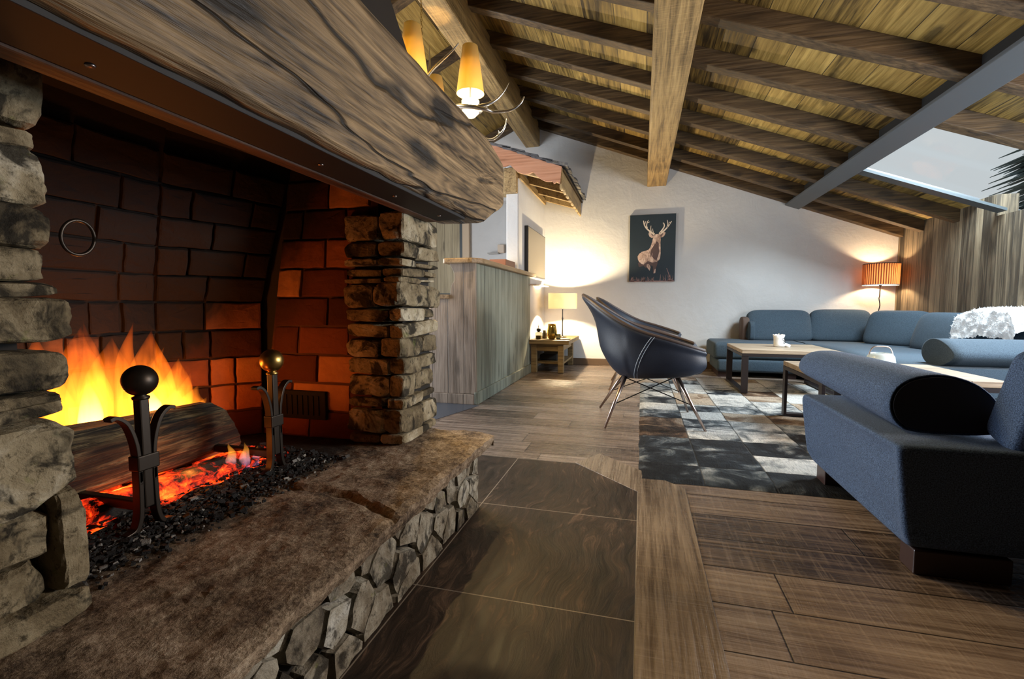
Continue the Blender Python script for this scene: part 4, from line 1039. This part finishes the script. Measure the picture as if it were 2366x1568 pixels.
# ------------------------------------------------------------------ armchairs
def armchair():
    R = thing('armchair', '', 'armchair', (.03,3.34,0), 'pair of leather shell armchairs')
    cy = 3.34
    half_top = [(.385,-.285,.500),(.30,-.325,.527),(.16,-.345,.568),(.0,-.335,.612),(-.12,-.305,.665),(-.255,-.235,.745),(-.360,-.135,.815),(-.412,0,.846)]
    half_bot = [(.350,-.255,.372),(.28,-.275,.350),(.15,-.275,.336),(.02,-.250,.325),(-.06,-.205,.318),(-.110,-.145,.315),(-.135,-.075,.314),(-.140,0,.314)]
    full = lambda h: h + [(x,-y,z) for x,y,z in reversed(h[:-1])]
    tops = catmull(full(half_top), 5); bots = catmull(full(half_bot), 5); n = len(tops); nv = 12
    G = []
    for i in range(n):
        tp, bt = tops[i], bots[i]; back = max(0, -(tp.x))/.37
        col = []
        for k in range(nv):
            v = k/(nv-1); p = lerp(bt, tp, v)
            out = Vector((p.x-.05, p.y*1.0, 0)).normalized()
            bulge = sin(pi*min(1,v*1.15)**.7)*(.034*(1-back)+.010*back) if v < .87 else .034*.2*(1-back)
            if back > .3: bulge += .030*sin(pi*v**.55)*back*(1 if v < .55 else max(0,1-(v-.55)/.45)) - .03*back*sin(pi*max(0,(v-.35)/.65))
            col.append(p + out*bulge)
        G.append(col)
    th = .036
    def inner(i, k):
        p = G[i][k]; c = Vector((.07, p.y*.25, 0)); d = (c-Vector((p.x,p.y,0))).normalized(); return p + d*th*(1 if k else .8)
    b = MB(); rows = []
    for i in range(n):
        o = G[i]; lo_in = max(p.z for p in [o[0]])
        inn = [inner(i,k) for k in range(nv)]
        row = [Vector((q.x,q.y,cyq)) for q, cyq in []]
        rim = (o[-1]+inn[-1])/2 + Vector((0,0,.014))
        lo_k = 3
        row = [p for p in o] + [rim] + [inn[k] for k in range(nv-1, lo_k-1, -1)]
        rows.append([p+Vector((0,cy,0)) for p in row])
    V = b.grid(rows)
    # underside and front closing
    mid = [b.b.verts.new(((r[0].co.x)*.9+.02, cy+(r[0].co.y-cy)*.9, r[0].co.z-.012)) for r in V]
    for i in range(n-1): b.b.faces.new((V[i+1][0], V[i][0], mid[i], mid[i+1]))
    half = n//2
    for i in range(half-1):
        try: b.b.faces.new((mid[i], mid[i+1], mid[n-2-i], mid[n-1-i])) if (n-2-i) > i+1 else None
        except ValueError: pass
    b.obj('shell', M['leather'], R, smooth=True, sub=1)
    # front faces of the arms
    for s in (0, n-1):
        b = MB(); row = [v for v in rows[s]]
        b.b.faces.new([b.b.verts.new(p+Vector((.0015,0,0))) for p in row]); b.obj('arm_front', M['leather'], R)
    b = MB(); b.box((-.16,cy-.262,.335),(.385,cy+.262,.455), .045, 5)
    for v in b.b.verts:
        if v.co.x < -.02: v.co.y = cy + (v.co.y-cy)*(1-.55*((-.02-v.co.x)/.14))
        v.co.z += .02*(v.co.x/.38)+.012*(1-((v.co.y-cy)/.262)**2)
    b.obj('seat', M['leather'], R, smooth=True)
    b = MB(); path = [(p+Vector((0,cy,0))) + Vector((0,0,.012)) for p in [ (G[i][-1]+inner(i,nv-1))/2 for i in range(n)]]
    b.tube(path, .0115, 8); b.obj('piping', M['trim'], R, smooth=True)
    for s in (1,-1):
        b = MB()
        for o in (0, .018):
            pts = []
            i = 13 if s == 1 else n-14
            i2 = 18 if s == 1 else n-19
            for k in range(nv):
                t = k/(nv-1); ii = lerp(i2, i, t); a0 = int(math.floor(ii)); f = ii-a0; a1_ = min(n-1,a0+1)
                p = lerp(G[a0][k], G[a1_][k], f); out = Vector((p.x-.05,p.y,0)).normalized()
                pts.append(p+out*.0065+Vector((o+.0,cy,0)))
            b.tube(pts, .0016, 5)
        b.obj('stitching', M['stitch'], R)
    feet = [(-.212,3.031),(-.292,3.640),(.401,3.100),(.345,3.640)]; tops_ = [(-.09,3.17,.33),(-.09,3.51,.33),(.22,3.17,.35),(.22,3.51,.35)]
    for f, t in zip(feet, tops_):
        b = MB(); b.tube([(f[0],f[1],.004),t], [.0075,.0155], 12); b.obj('leg', M['legmetal'], R, smooth=True)
    pt = lambda k, t: Vector((lerp(feet[k][0],tops_[k][0],t), lerp(feet[k][1],tops_[k][1],t), lerp(.004,tops_[k][2],t)))
    b = MB()
    for i, j in ((0,2),(1,3),(0,1),(2,3)):
        b.tube([pt(i,.45),pt(j,.96)], .0035, 6); b.tube([pt(j,.45),pt(i,.96)], .0035, 6)
    b.obj('wire_bracing', M['wire'], R)
    return R
c1 = armchair(); c1['label'] = 'dark blue leather shell armchair nearest the fire, with pale double stitching on its side'
dup(c1, (-.03,1.36,0), radians(-6), 'dark leather shell armchair standing behind the first one, closer to the back wall')

# ------------------------------------------------------------------ sofas
def cushion(b, lo, hi, r, seg=5, puff=.02, M4=None, cuts=0):
    vs = b.box(lo, hi, r, seg)
    c = Vector(((lo[0]+hi[0])/2,(lo[1]+hi[1])/2,(lo[2]+hi[2])/2)); h = Vector(((hi[0]-lo[0])/2,(hi[1]-lo[1])/2,(hi[2]-lo[2])/2))
    return vs
def pillow(b, c, size, R, puff=.35, n=16, p=3.2):
    """a soft block: superellipsoid in a local frame. R: 3x3 axes"""
    hx_, hy_, hz_ = size[0]/2, size[1]/2, size[2]/2
    P = []
    for i in range(n*2):
        u = -pi/2 + pi*(i+.0)/(n*2-1); row = []
        for j in range(n*3):
            v = -pi + 2*pi*j/(n*3)
            f = lambda w, e: math.copysign(abs(w)**e, w)
            e1, e2 = 2/p, 2/(p+1.5)
            x = f(cos(u),e1)*f(cos(v),e2); y = f(sin(u),e1); z = f(cos(u),e1)*f(sin(v),e2)
            row.append(Vector(c)+R@Vector((x*hx_, y*hy_, z*hz_)))
        P.append(row)
    b.grid(P, False, True)
def rot(rx=0, ry=0, rz_=0): return (Matrix.Rotation(rz_,3,'Z') @ Matrix.Rotation(ry,3,'Y') @ Matrix.Rotation(rx,3,'X'))
def roll_poly(w, h, n=28, tail=.5):
    """flattened teardrop: round nose at -w/2, thinner tail at +w/2"""
    out = []
    for k in range(n):
        a = 2*pi*k/n; x = cos(a); z = sin(a)
        t = (x+1)/2; hh = h/2*(1-.45*t*t)
        out.append((x*w/2, z*hh*(1.0 if z > 0 else .9) - (.0 if z>0 else -.0)))
    return out
# near sofa: open end facing the rug
S = thing('sofa', 'slate-blue fabric sofa in the right foreground with a bolster arm at its near end', 'sofa', (1.6,2.0,0))
b = MB(); rings = []
def sofa_ring(x, ins):
    y0, y1, z0, z1 = 1.585+ins, 2.44-ins, .075+ins*.7, .385-ins*.7
    pts = []
    for (cy_, cz_, r, a0) in ((y0+.05,z0+.05,.05,180),(y1-.05,z0+.05,.05,270),(y1-.035,z1-.035,.035,0),(y0+.02,z1-.02,.02,90)):
        for k in range(6):
            a = radians(a0+k*18); pts.append((x, cy_+r*cos(a), cz_+r*sin(a)))
    return pts
for x, ins in ((.742,.055),(.728,.028),(.722,.010),(.726,0.0),(.74,-.002),(.80,-.002),(1.2,-.002),(1.8,-.002),(2.3,-.002),(2.36,.01)): rings.append(sofa_ring(x, ins))
b.loft(rings)
for v in b.b.verts:                                                     # the end leans in towards the floor and is rounded at the top
    t = max(0, min(1, (.26-v.co.z)/.2)); w = max(0, 1-(v.co.x-.72)/.35)
    v.co.x += .060*t*t*w
    v.co.z += .012*max(0,(v.co.x-.9))*0
b.obj('seat_base', M['sofa'], S, smooth=True, sub=1)
for (x0,y0,x1,y1) in ((.785,1.60,1.02,1.68),(.785,2.30,.98,2.40),(2.05,1.60,2.28,1.68),(2.05,2.30,2.28,2.40)):
    b = MB(); b.box((x0,y0,.001),(x1,y1,.075), .004); b.obj('foot', M['footwood'], S)
b = MB(); rr = []
pl = [(p.x,p.y) for p in catmull([(-.10,-.088,0),(-.130,-.058,0),(-.143,-.010,0),(-.130,.040,0),(-.090,.075,0),(-.03,.090,0),(.03,.084,0),(.09,.058,0),(.135,.012,0),(.156,-.040,0),(.150,-.080,0),(.09,-.094,0),(0,-.097,0),(-.06,-.095,0),(-.10,-.088,0)],4)[:-1]]
for k, (y, s) in enumerate(((1.752,.93),(1.740,.97),(1.744,1.0),(1.80,1.0),(2.0,1.0),(2.2,.99),(2.4,.97),(2.52,.93),(2.60,.84),(2.645,.68),(2.665,.42))):
    t = (y-1.75)/.9
    rr.append([(.905+u*s-.035*max(0,t), y, .486+w*s*(1 if w > 0 else 1-.45*max(0,min(1,t*1.3)))+.008*t) for u,w in pl])
b.loft(rr); b.obj('bolster_arm', M['sofa'], S, smooth=True)
b = MB(); rr = [[(.905+u*.925, y, .486+w*.90) for u,w in pl] for y in (1.760,1.737)]; b.loft(rr); b.obj('bolster_end', plain('shaded_weave',(.010,.011,.016),.95), S)  # same bolster cloth, its shaded end painted near black
for k, x in enumerate((1.318,1.955)):
    b = MB(); pillow(b, (x,1.632,.512), (.63,.145,.30), rot(radians(22),0,0), p=9.0, n=20); b.obj('back_cushion', M['sofa'], S, smooth=True)
# corner sofa along the back and right wall
S2 = thing('corner_sofa', 'slate-blue fabric corner sofa along the back wall and the right wall', 'sofa', (1.9,5.6,0))
b = MB(); b.box((.775,5.575,.195),(1.70,6.22,.385), .045, 5); b.obj('chaise_seat', M['sofaback'], S2, smooth=True)
b = MB(); b.box((.815,5.565,.06),(2.30,6.20,.196), .03, 4); b.obj('chaise_base', M['sofaback'], S2, smooth=True)
b = MB(); P = []                                                        # the curved corner seat
arc = [(1.70,5.60)] ; 
front = catmull([(1.68,5.60,0),(1.74,5.35,0),(1.76,5.0,0),(1.76,4.5,0),(1.755,4.1,0),(1.755,3.62,0)], 6)
back = catmull([(1.68,6.20,0),(2.25,6.15,0),(2.58,5.75,0),(2.66,5.0,0),(2.66,4.3,0),(2.66,3.62,0)], 6)
rows = []
for f, k in zip(front, back):
    d = (k-f).normalized(); row = []
    for t, z in ((0.02,.20),(-.0,.24),(-.012,.30),(.0,.355),(.04,.382),(.12,.388),(.5,.386),(1.0,.386)):
        q = lerp(f,k,t); row.append((q.x,q.y,z))
    for z in (.2,): row.append((k.x,k.y,z))
    rows.append(row)
b.grid(rows); b.b.faces.new([b.b.verts.new(p) for p in rows[-1]])
b.obj('corner_seat', M['sofaback'], S2, smooth=True)
b = MB(); rows = []
for f, k in zip(front, back):
    rows.append([(lerp(f,k,t).x, lerp(f,k,t).y, z) for t, z in ((.03,.06),(.02,.10),(.02,.205),(1.0,.205),(1.0,.06))])
b.grid(rows, False, True); b.b.faces.new([b.b.verts.new(p) for p in rows[-1]]); b.obj('corner_base', M['sofaback'], S2, smooth=False)
for lo, hi in (((.83,5.60,.001),(.93,6.10,.06)), ((1.5,5.60,.001),(1.6,6.10,.06)), ((1.80,3.7,.001),(2.4,3.8,.06))):
    b = MB(); b.box(lo, hi); b.obj('foot', M['footwood'], S2)
def back_cushion(c, ax, w, h, th, tilt, name='back_cushion'):
    b = MB(); R3 = Matrix.Rotation(ax,3,'Z') @ Matrix.Rotation(tilt,3,'X'); pillow(b, c, (w,th,h), R3, p=4.6)
    for v in b.b.verts:                                                 # wider at the foot, upper edge bent back
        t = (v.co.z-.38)/.34; q = Vector(c)
        lat = Vector((cos(ax),sin(ax),0)); d = (v.co-q).dot(lat); v.co -= lat*d*.10*max(0,t)
        nrm = Vector((-sin(ax),cos(ax),0)); v.co += nrm*.055*max(0,t-.35)**2
    return b.obj(name, M['sofaback'], S2, smooth=True)
back_cushion((1.53,6.10,.545), 0, .72, .37, .17, radians(-12))
back_cushion((2.15,6.09,.552), radians(-4), .64, .37, .17, radians(-12))
back_cushion((2.50,5.62,.545), radians(-52), .60, .37, .17, radians(-12))
back_cushion((2.585,5.00,.535), radians(-80), .66, .37, .17, radians(-12))
back_cushion((2.585,4.30,.530), radians(-90), .70, .37, .17, radians(-12))
b = MB(); pillow(b, (1.185,6.14,.50), (.10,.20,.30), rot(0,0,0), p=4); b.obj('side_bolster', M['trim'] if False else plain('brown_side_panel',(.10,.065,.05),.8), S2, smooth=True)
b = MB(); pillow(b, (1.235,6.05,.49), (.07,.20,.22), rot(0,0,0), p=4); b.obj('small_cushion', M['sofaback'], S2, smooth=True)
b = MB(); pl2 = [(u*1.0, w) for u, w in roll_poly(.37,.215,34)]; rr = []
for x, s in ((1.898,.86),(1.888,.95),(1.890,1.0),(1.95,1.0),(2.3,1.0),(2.6,1.0),(2.68,.97)): rr.append([(x+.03, 3.80-u*s, .466+w*s) for u,w in pl2])
b.loft(rr); b.obj('bolster_arm', M['sofaback'], S2, smooth=True)
# fur throw over the right back
b = MB(); P = []; nI, nJ = 90, 70
for i in range(nI):
    row = []; y = lerp(4.66,3.98,i/(nI-1))
    for j in range(nJ):
        t = j/(nJ-1); a = lerp(-.30,1.0,t)
        if a < 0: x, z = 2.455+.25*a*0, .74+a*.62
        else: x, z = 2.455+a*.26, .745+.02*sin(pi*a)
        x = 2.46+ (0 if a >= 0 else .05*a)+max(0,a)*.26
        edge_ = min(1, i/10, (nI-1-i)/10)
        zz = z - .12*(1-edge_)**2*1.2 + .014*nz((y,x,z),18,2) + .012*nz((y,x,z),60,3)
        zz += .05*sin(min(1,(4.66-y)/.4)*pi/2)-.05
        row.append((x+.012*nz((y,x,z),24,5)-.02, y+.012*nz((y,x,z),24,9), zz))
    P.append(row)
V = b.grid(P); rnd = random.Random(2)
for k in range(7000):
    i = rnd.randrange(nI); j = rnd.randrange(nJ); p = Vector(P[i][j]); d = Vector((rnd.uniform(-1,.3),rnd.uniform(-1,1),rnd.uniform(-.2,1))).normalized()*rnd.uniform(.008,.020)
    s = Vector((rnd.uniform(-1,1),rnd.uniform(-1,1),rnd.uniform(-1,1)))*.0022
    b.b.faces.new([b.b.verts.new(q) for q in (p-s, p+s, p+d)])
tag(b.obj('fur_throw', M['fur'], smooth=True), 'white shaggy fur throw over the right back of the corner sofa', 'throw')

# ------------------------------------------------------------------ coffee tables
def coffee(name, label, x0,x1,y0,y1,h, along):
    t = thing(name, label, 'coffee table', ((x0+x1)/2,(y0+y1)/2,0), 'iron-framed coffee tables')
    b = MB(); n = 5
    if along == 'X':
        for k in range(n): b.box((x0,lerp(y0,y1,k/n)+.001,h-.032),(x1,lerp(y0,y1,(k+1)/n)-.001,h), .003)
    else:
        for k in range(n): b.box((lerp(x0,x1,k/n)+.001,y0,h-.032),(lerp(x0,x1,(k+1)/n)-.001,y1,h), .003)
    b.obj('tabletop', M['tablewood'], t)
    b = MB(); b.box((x0,y0,h-.058),(x1,y0+.018,h-.033)); b.box((x0,y1-.018,h-.058),(x1,y1,h-.033)); b.box((x0,y0+.018,h-.058),(x0+.018,y1-.018,h-.033)); b.box((x1-.018,y0+.018,h-.058),(x1,y1-.018,h-.033)); b.obj('apron', M['tableiron'], t)
    for s in (0,1):
        b = MB()
        if along == 'X':
            xa = x0+.001 if s == 0 else x1-.056; xb = xa+.055
            b.box((xa,y0+.001,.013),(xb,y0+.019,h-.059)); b.box((xa,y1-.019,.013),(xb,y1-.001,h-.059)); b.box((xa,y0+.019,.013),(xb,y1-.019,.032))
        else:
            ya = y0+.001 if s == 0 else y1-.056; yb = ya+.055
            b.box((x0+.001,ya,.013),(x0+.019,yb,h-.059)); b.box((x1-.019,ya,.013),(x1-.001,yb,h-.059)); b.box((x0+.019,ya,.013),(x1-.019,yb,.030))
        b.obj('leg_frame', M['tableiron'], t, bevel=.002)
    return t
coffee('coffee_table', 'square oak and iron coffee table carrying the white candle holder, before the corner sofa', .862,1.64,4.53,5.30,.396,'X')
coffee('coffee_table', 'oak coffee table half hidden behind the foreground sofa arm, glass lantern on it', .978,1.83,2.97,3.725,.396,'Y')
# boot-shaped candle holder
K = thing('candle_holder', 'white boot-shaped candle holder with a burning tealight on the coffee table', 'candle holder', (1.255,4.95,.396))
b = MB(); b.loft([[(1.255+r*cos(2*pi*k/20)*(1.0)+ox, 4.95+r*.85*sin(2*pi*k/20), z) for k in range(20)] for r, z, ox in ((.044,.3975,.004),(.052,.405,.008),(.052,.42,.008),(.046,.44,.002),(.044,.48,-.002),(.052,.50,-.002),(.046,.50,-.002),(.040,.48,-.002),(.036,.45,0))])
for v in b.b.verts:
    if v.co.z > .495: v.co.z += .014*abs(sin(2.5*math.atan2(v.co.y-4.95, v.co.x-1.253)))
b.obj('boot', M['white'], K, smooth=True)
b = MB(); pillow(b, (1.315,4.945,.4145), (.075,.06,.034), rot(0,radians(20),0), p=2.6, n=8); b.obj('boot_toe', M['white'], K, smooth=True)
b = MB()
for k in range(4): b.tube([(1.285-.004*k,4.905,.43+.014*k),(1.305-.004*k,4.925,.437+.014*k),(1.315-.004*k,4.95,.43+.012*k)], .0025, 6)
b.obj('laces', M['tableiron'], K)
b = MB(); b.lathe([(.0,.452),(.019,.452),(.019,.475),(.0,.475)], (1.253,4.95,0), 16); b.obj('tealight', M['white'], K, smooth=True)
b = MB(); b.lathe([(.0,.476),(.007,.484),(.008,.494),(.004,.508),(.0,.522)], (1.253,4.95,0), 12); b.obj('flame', M['candleflame'], K, smooth=True)
# glass lantern with a metal handle
G_ = thing('glass_lantern', 'round glass lantern with a bent metal handle on the rear coffee table', 'lantern', (1.43,3.40,.396))
b = MB(); b.lathe([(.0,.3968),(.05,.3968),(.068,.41),(.076,.44),(.070,.475),(.055,.495),(.052,.495),(.066,.473),(.072,.44),(.064,.413),(.0,.402)], (1.43,3.40,0), 32); b.obj('glass_bowl', mk_milky(), G_, smooth=True)
b = MB(); b.tube(catmull([(1.36,3.40,.45),(1.372,3.40,.50),(1.39,3.40,.530),(1.43,3.40,.534),(1.47,3.40,.530),(1.488,3.40,.50),(1.50,3.40,.45)],5), .004, 8); b.obj('handle', M['legmetal'], G_, smooth=True)
b = MB(); b.lathe([(.0,.4025),(.03,.4025),(.03,.45),(.0,.45)], (1.43,3.40,0), 18); b.obj('candle', M['white'], G_, smooth=True)
# rug
b = MB(); P = []
nx, ny = 200, 300
for i in range(nx+1):
    row = []
    for j in range(ny+1):
        x = lerp(.002,2.06,i/nx); y = lerp(2.165,5.44,j/ny)
        e = min(i/3, (nx-i)/3, j/3, (ny-j)/3, 1)
        if j == 0: y += .006*nz((x,0,0),9,3)
        if i == 0: x += .006*nz((0,y,0),9,3)
        row.append((x, y, .0065*e + .0022*nz((x,y,0),9,1)*e + .0012*nz((x,y,0),40,4)*e + .001))
    P.append(row)
b.grid(P); b.b.verts.ensure_lookup_table()
tag(b.obj('cowhide_rug', M['rug'], smooth=True), 'patchwork cowhide rug in black, grey, brown and white squares under the armchairs and coffee tables', 'rug')
# floor lamp in the corner
F = thing('floor_lamp', 'lit floor lamp with a pleated brown drum shade in the corner by the board wall', 'lamp', (2.505,6.10,0))
fx0, fy0 = 2.515, 6.08
b = MB(); n = 92; rings = []
for r, z in ((.160,1.010),(.162,1.232),(.1605,1.232),(.1585,1.010)): rings.append([(fx0+r*(1+.035*(k%2))*cos(2*pi*k/n), fy0+r*(1+.035*(k%2))*sin(2*pi*k/n), z) for k in range(n)])
rings.append(rings[0]); b.loft(rings, True, False, False); b.obj('lamp_shade', M['pleat'], F)
b = MB(); b.lathe([(.164,1.228),(.167,1.232),(.164,1.238),(.160,1.232)], (fx0,fy0,0), 48, True); b.obj('shade_trim', M['trim'], F, smooth=True)
b = MB(); b.lathe([(.162,1.000),(.165,1.006),(.162,1.012),(.157,1.006)], (fx0,fy0,0), 48, True); b.obj('shade_rim', M['white'], F, smooth=True)
b = MB(); pts = [(fx0+.006*sin(k*.9)*(k<34), fy0+.006*cos(k*.9)*(k<34), lerp(.02,1.04,k/40)) for k in range(41)]; b.tube(pts, .0055, 8); b.lathe([(.0,.001),(.085,.001),(.085,.012),(.02,.02),(.008,.03)], (fx0,fy0,0), 24); b.lathe([(.006,.985),(.014,1.00),(.014,1.06),(.006,1.06)], (fx0,fy0,0), 12); b.obj('stem', M['trim'], F, smooth=True)
# ------------------------------------------------------------------ light
def light(name, typ, loc, energy, color, rot_=(0,0,0), size=None, size_y=None, spot=None):
    l = bpy.data.lights.new(name, typ); l.energy = energy; l.color = color
    if typ == 'AREA':
        l.shape = 'RECTANGLE'; l.size = size; l.size_y = size_y
    elif size is not None: l.shadow_soft_size = size
    o = bpy.data.objects.new(name, l); COL.objects.link(o); o.location = loc; o.rotation_euler = rot_
    return o
WARM = (1,.66,.30); 
# daylight in the three openings
light('daylight_entry', 'AREA', (-3.72,3.35,1.07), 210, (.86,.93,1.0), (0,radians(-90),0), 1.8, 2.6)
light('daylight_window', 'AREA', (2.84,2.60,.94), 105, (.72,.86,1.0), (0,radians(90),0), .9, 1.6)
light('daylight_skylight', 'AREA', (2.50,4.30,2.30), 210, (.80,.90,1.0), (0,radians(21),0), .85, .9)
# lamps
light('table_lamp_bulb', 'POINT', (-.945,5.86,.86), 120, (1,.80,.50), size=.025)
light('floor_lamp_bulb', 'POINT', (2.515,6.08,1.10), 22, (1,.72,.42), size=.03)
for i, (x, y, z) in enumerate(lamps): light('chandelier_bulb', 'POINT', (x,y,z+.045), 135, (1,.70,.30), size=.016)
light('candle_light', 'POINT', (1.253,4.95,.54), .25, (1,.6,.25), size=.006)
# fire
light('fire_light', 'POINT', (-1.42,.905,.53), 1.6, (1,.36,.08), size=.03)
light('fire_light', 'POINT', (-1.42,1.07,.50), 1.6, (1,.36,.08), size=.03)
light('ember_light', 'POINT', (-1.16,.97,.345), .7, (1,.28,.04), size=.02)
# unseen warm lamp added out of view at right, lights mantel and jambs
light('unseen_warm_lamp', 'AREA', (2.6,1.95,1.30), 58, (1,.80,.62), (0,radians(90),0), .30, .5)
W = bpy.data.worlds.new('overcast_sky'); SC.world = W; W.use_nodes = True
bg = W.node_tree.nodes['Background']; bg.inputs[0].default_value = (.64,.655,.68,1); bg.inputs[1].default_value = 1.0
# ------------------------------------------------------------------ camera
cam = bpy.data.cameras.new('camera'); co = bpy.data.objects.new('camera', cam); COL.objects.link(co); SC.camera = co
cam.sensor_width = 36; cam.lens = 36*1094/2366; cam.clip_start = .02
co.location = (0,0,.79); co.rotation_euler = (radians(90-4.182), 0, radians(15.247))
SC.view_settings.view_transform = 'Standard'; SC.view_settings.look = 'None'; SC.view_settings.gamma = 1; SC.view_settings.exposure = 0.0
SC.cycles.max_bounces = 6; SC.cycles.diffuse_bounces = 4; SC.cycles.glossy_bounces = 3; SC.cycles.transparent_max_bounces = 10; SC.cycles.adaptive_threshold = .02; SC.cycles.sample_clamp_indirect = 6.0
